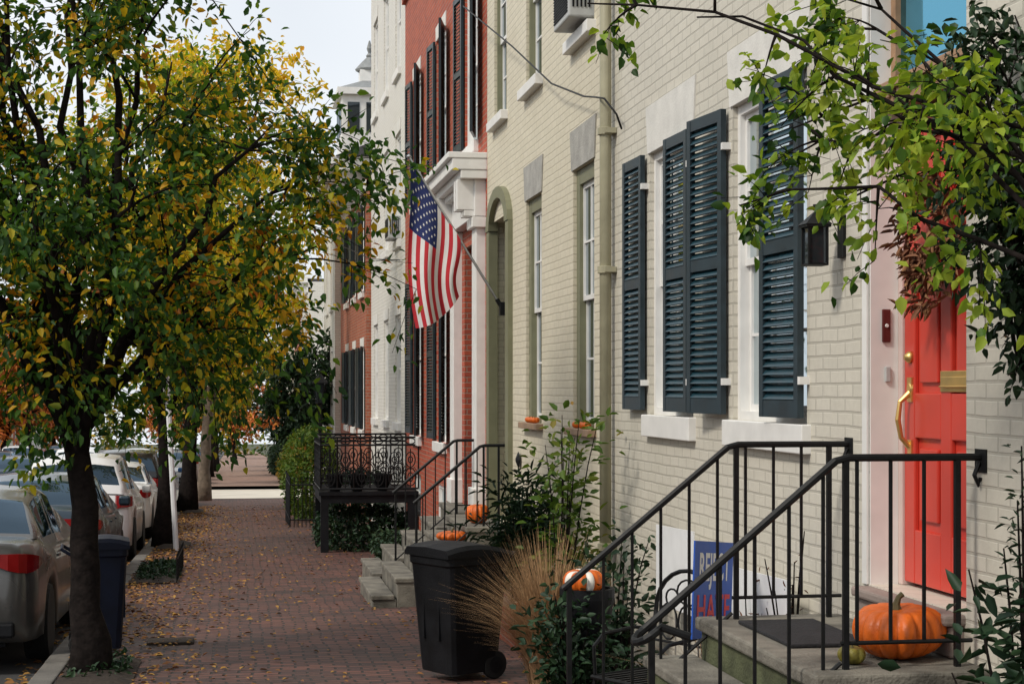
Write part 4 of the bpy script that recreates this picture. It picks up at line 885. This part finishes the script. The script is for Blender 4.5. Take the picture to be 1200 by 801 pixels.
def grassy(label,loc,n,L,mat,seed,name='ornamental_grass',wid=.007,rb=.07):
    rng=np.random.default_rng(seed); V=[];F=[]
    for i in range(n):
        a=rng.uniform(0,6.28); r0=rng.uniform(0,rb); le=L*rng.uniform(.5,1.1); dr=rng.uniform(.15,.75); p0=np.array([r0*math.cos(a),r0*math.sin(a),0]); d=np.array([math.cos(a),math.sin(a),0]); s=np.array([-d[1],d[0],0])*wid/2
        for k in range(5):
            t=k/4; p=p0+d*le*dr*(t**1.7)*.8+np.array([0,0,le*(t-.45*dr*t*t*1.5)]); w=1-.8*t; V+=[p-s*w,p+s*w]
        o=i*10; F+=[[o+2*k,o+2*k+1,o+2*k+3,o+2*k+2] for k in range(4)]
    return npmesh(name,np.array(V),np.array(F),mat,loc=loc,label=label,cat='plant')
grassy('tan ornamental grass drooping beside the planter',(2.14,11.6,gz(11.6)),2600,1.2,'grass',1,rb=.13)
grassy('dry ornamental grass behind the iron railing',(2.58,8.95,gz(8.95)),160,1.0,'grass',2)
def blob_leaves(name,label,boxes,leaf,seed,n,ls,loc,cat='hedge',kind=None,sq=.45):
    rng=np.random.default_rng(seed); C=[];
    for (cx,cy,cz,rx,ry,rz) in boxes:
        d=rng.normal(0,1,(n,3)); d/=np.linalg.norm(d,axis=1,keepdims=True); q=np.abs(d).max(1,keepdims=True)**sq; rr=rng.uniform(.75,1.03,(n,1))
        C.append(np.array([cx,cy,cz])+d/q*rr*np.array([rx,ry,rz]))
    C=np.concatenate(C); D=rng.normal(0,1,C.shape); D[:,2]+=.2
    return leaves(name,C,D,ls,leaf,rng,loc=loc,label=label,cat=cat,kind=kind)
blob_leaves('clipped_hedge','bright green clipped hedge before the brick house',[(0,0,1.0,.62,1.6,1.05)],'leafS',1,5500,.1,(1.65,38,gz(38)),sq=.2)
blob_leaves('clipped_hedge','green hedge beside the far houses',[(0,0,.6,.5,3.5,.6)],'leafF',7,2500,.18,(2.3,72,gz(72)))
blob_leaves('clipped_hedge','dark green hedge further down the street',[(0,0,.7,.5,6.0,.7)],'leafD',17,2500,.22,(2.3,90,gz(90)))
blob_leaves('distant_trees','far trees',[(x,0,2.5+1.2*math.sin(x*1.7),4.5,3,3.4+math.sin(x*.9)) for x in range(-46,40,7)],'leafF',18,900,.7,(0,205,gz(205)),kind='stuff')
blob_leaves('ivy_bed','dark ivy growing under the iron porch',[(0,0,.3,.8,1.0,.35)],'leafD',2,2500,.09,(2.05,27.6,gz(27.6)),cat='plant')
blob_leaves('porch_shrub','dark shrub beyond the iron porch',[(0,0,.6,.55,1.2,.6)],'leafD',3,2200,.1,(2.2,30.6,gz(30.6)),cat='plant')
blob_leaves('porch_shrub','low green plants beside the brick house',[(0,0,.2,.4,1.5,.2)],'leafD',4,1800,.08,(2.35,24.2,gz(24.2)),cat='plant')
blob_leaves('ground_cover','low green plants',[(0,0,.03,.26,1.15,.10)],'leafD',5,1400,.07,(-.98,22.6,gz(22.6)),kind='stuff')
blob_leaves('ground_cover','low green plants',[(0,0,.03,.22,.6,.08)],'leafD',6,500,.06,(-1.0,13.2,gz(13.2)),kind='stuff')
e=thing('tree_pit_fence','low black iron fence around a tree pit','fence',(-.7,22.6,gz(22.6)))
b=MB(); b.tube([(0,-1.3,.30+.039),(0,1.3,.30-.039)],.012,5)
for i in range(12): y=-1.3+i*2.6/11; b.tube([(0,y,-.03*y-.02),(0,y,-.03*y+.36)],.008,5)
b.build('fence_rails','black',e)
e=thing('iron_gate_fence','black iron fence before the hedge','fence',(1.1,36.0,gz(36.0)))
b=MB(); 
for z in (.2,.9): b.tube([(0,-1.5,z),(0,1.5,z)],.015,5); b.tube([(0,-1.5,z),(1.5,-1.5,z)],.015,5)
for i in range(20): b.tube([(0,-1.5+i*.158,-.05),(0,-1.5+i*.158,1.05)],.01,5); b.tube([(i*.079,-1.5,-.05),(i*.079,-1.5,1.05)],.01,5)
b.build('fence_rails','black',e)
e=thing('sign_post','pale metal parking sign post leaning at kerb','sign post',(-.92,27.8,gz(27.8)))
b=MB(); b.tube([(0,0,-.05),(-.16,0,2.95)],.045,8); b.build('post','signw',e); b=MB(); b.box((-.20,-.16,2.35),(-.185,.16,2.85)); b.build('sign_plate','signw',e)
b=MB(); b.box((-.75,14.95,gz(15.1)-.05),(-.35,15.25,gz(15.1)+.025)); b.build('utility_cover','soil',origin=(-.6,15.1,gz(15.1)),label='dark utility cover set in the brick sidewalk',cat='utility cover',bevel=.01)
rng=np.random.default_rng(5); n=750; a=rng.uniform(0,6.28,n); tail=rng.uniform(0,1,n)<.25
C=np.stack([rng.normal(-.07,.03,n),.16*np.cos(a)+rng.normal(0,.04,n),.17*np.sin(a)+rng.normal(0,.04,n)],1); C[tail,2]=rng.uniform(-.34,-.1,tail.sum()); C[tail,1]=rng.normal(0,.08,tail.sum())
D=rng.normal(0,.6,(n,3))+np.stack([0*a-.3,np.cos(a),np.sin(a)-.3],1)
leaves('door_wreath',C,D,.065,'wreath',rng,loc=(2.97,6.88,.68),label='dried brown leaf wreath hung on the red door',cat='wreath',width=.30)
rng=np.random.default_rng(9); n=5200; y=8+rng.uniform(0,1,n)**.95*38; x=rng.uniform(-1.28,2.4,n); edge=rng.uniform(0,1,n)<.72; x[edge]=-1.28+np.abs(rng.normal(0,.55,edge.sum()))
x=np.minimum(x,2.5); C=np.stack([x,y,gz(y)+.016],1); D=rng.normal(0,1,(n,3)); D[:,2]=rng.uniform(0,.25,n)
leaves('fallen_leaves',C,D,.058,'fallen',rng,up=3.0,width=.6,kind='stuff')
n=900; y=10+rng.uniform(0,1,n)*35; x=-1.5-np.abs(rng.normal(0,.15,n)); C=np.stack([x,y,gz(y)-.11],1); D=rng.normal(0,1,(n,3)); D[:,2]=.05
leaves('fallen_leaves',C,D,.07,'fallen',rng,up=3.0,width=.6,kind='stuff')
# ------------------------------------------------------------------ light, camera
az=math.radians(-118); el=math.radians(45)
sd=Vector((math.sin(az)*math.cos(el),math.cos(az)*math.cos(el),math.sin(el)))
w=bpy.data.worlds.new('World'); scene.world=w; w.use_nodes=True; nt=w.node_tree; bg=nt.nodes['Background']
sky=nt.nodes.new('ShaderNodeTexSky'); sky.sky_type='NISHITA'; sky.sun_disc=False; sky.sun_elevation=el; sky.sun_rotation=az%(2*math.pi); sky.air_density=1.0; sky.dust_density=4.0; sky.ozone_density=1.0
tc=nt.nodes.new('ShaderNodeTexCoord'); cn=noise(nt,tc.outputs['Generated'],2.2,3)
cl=mixc(nt,ramp(nt,cn,[(.25,(.7,.7,.7)),(.5,(.97,.97,.97))]),sky.outputs[0],(7.1,7.4,7.75))
nt.links.new(cl,bg.inputs[0]); bg.inputs[1].default_value=.135
l=bpy.data.lights.new('sun','SUN'); l.energy=2.3; l.angle=math.radians(9); l.color=(1,.93,.83); lo=bpy.data.objects.new('sun',l); COL.objects.link(lo); lo.rotation_euler=sd.to_track_quat('Z','Y').to_euler()
cam=bpy.data.cameras.new('camera'); co=bpy.data.objects.new('camera',cam); COL.objects.link(co); scene.camera=co
cam.lens=60; cam.sensor_width=36; cam.shift_y=.0454; cam.clip_end=2000; cam.clip_start=.1
co.location=(0,0,0); co.rotation_euler=(math.radians(90),0,-math.atan(.1625))
scene.view_settings.view_transform='Standard'; scene.view_settings.look='None'; scene.view_settings.exposure=0
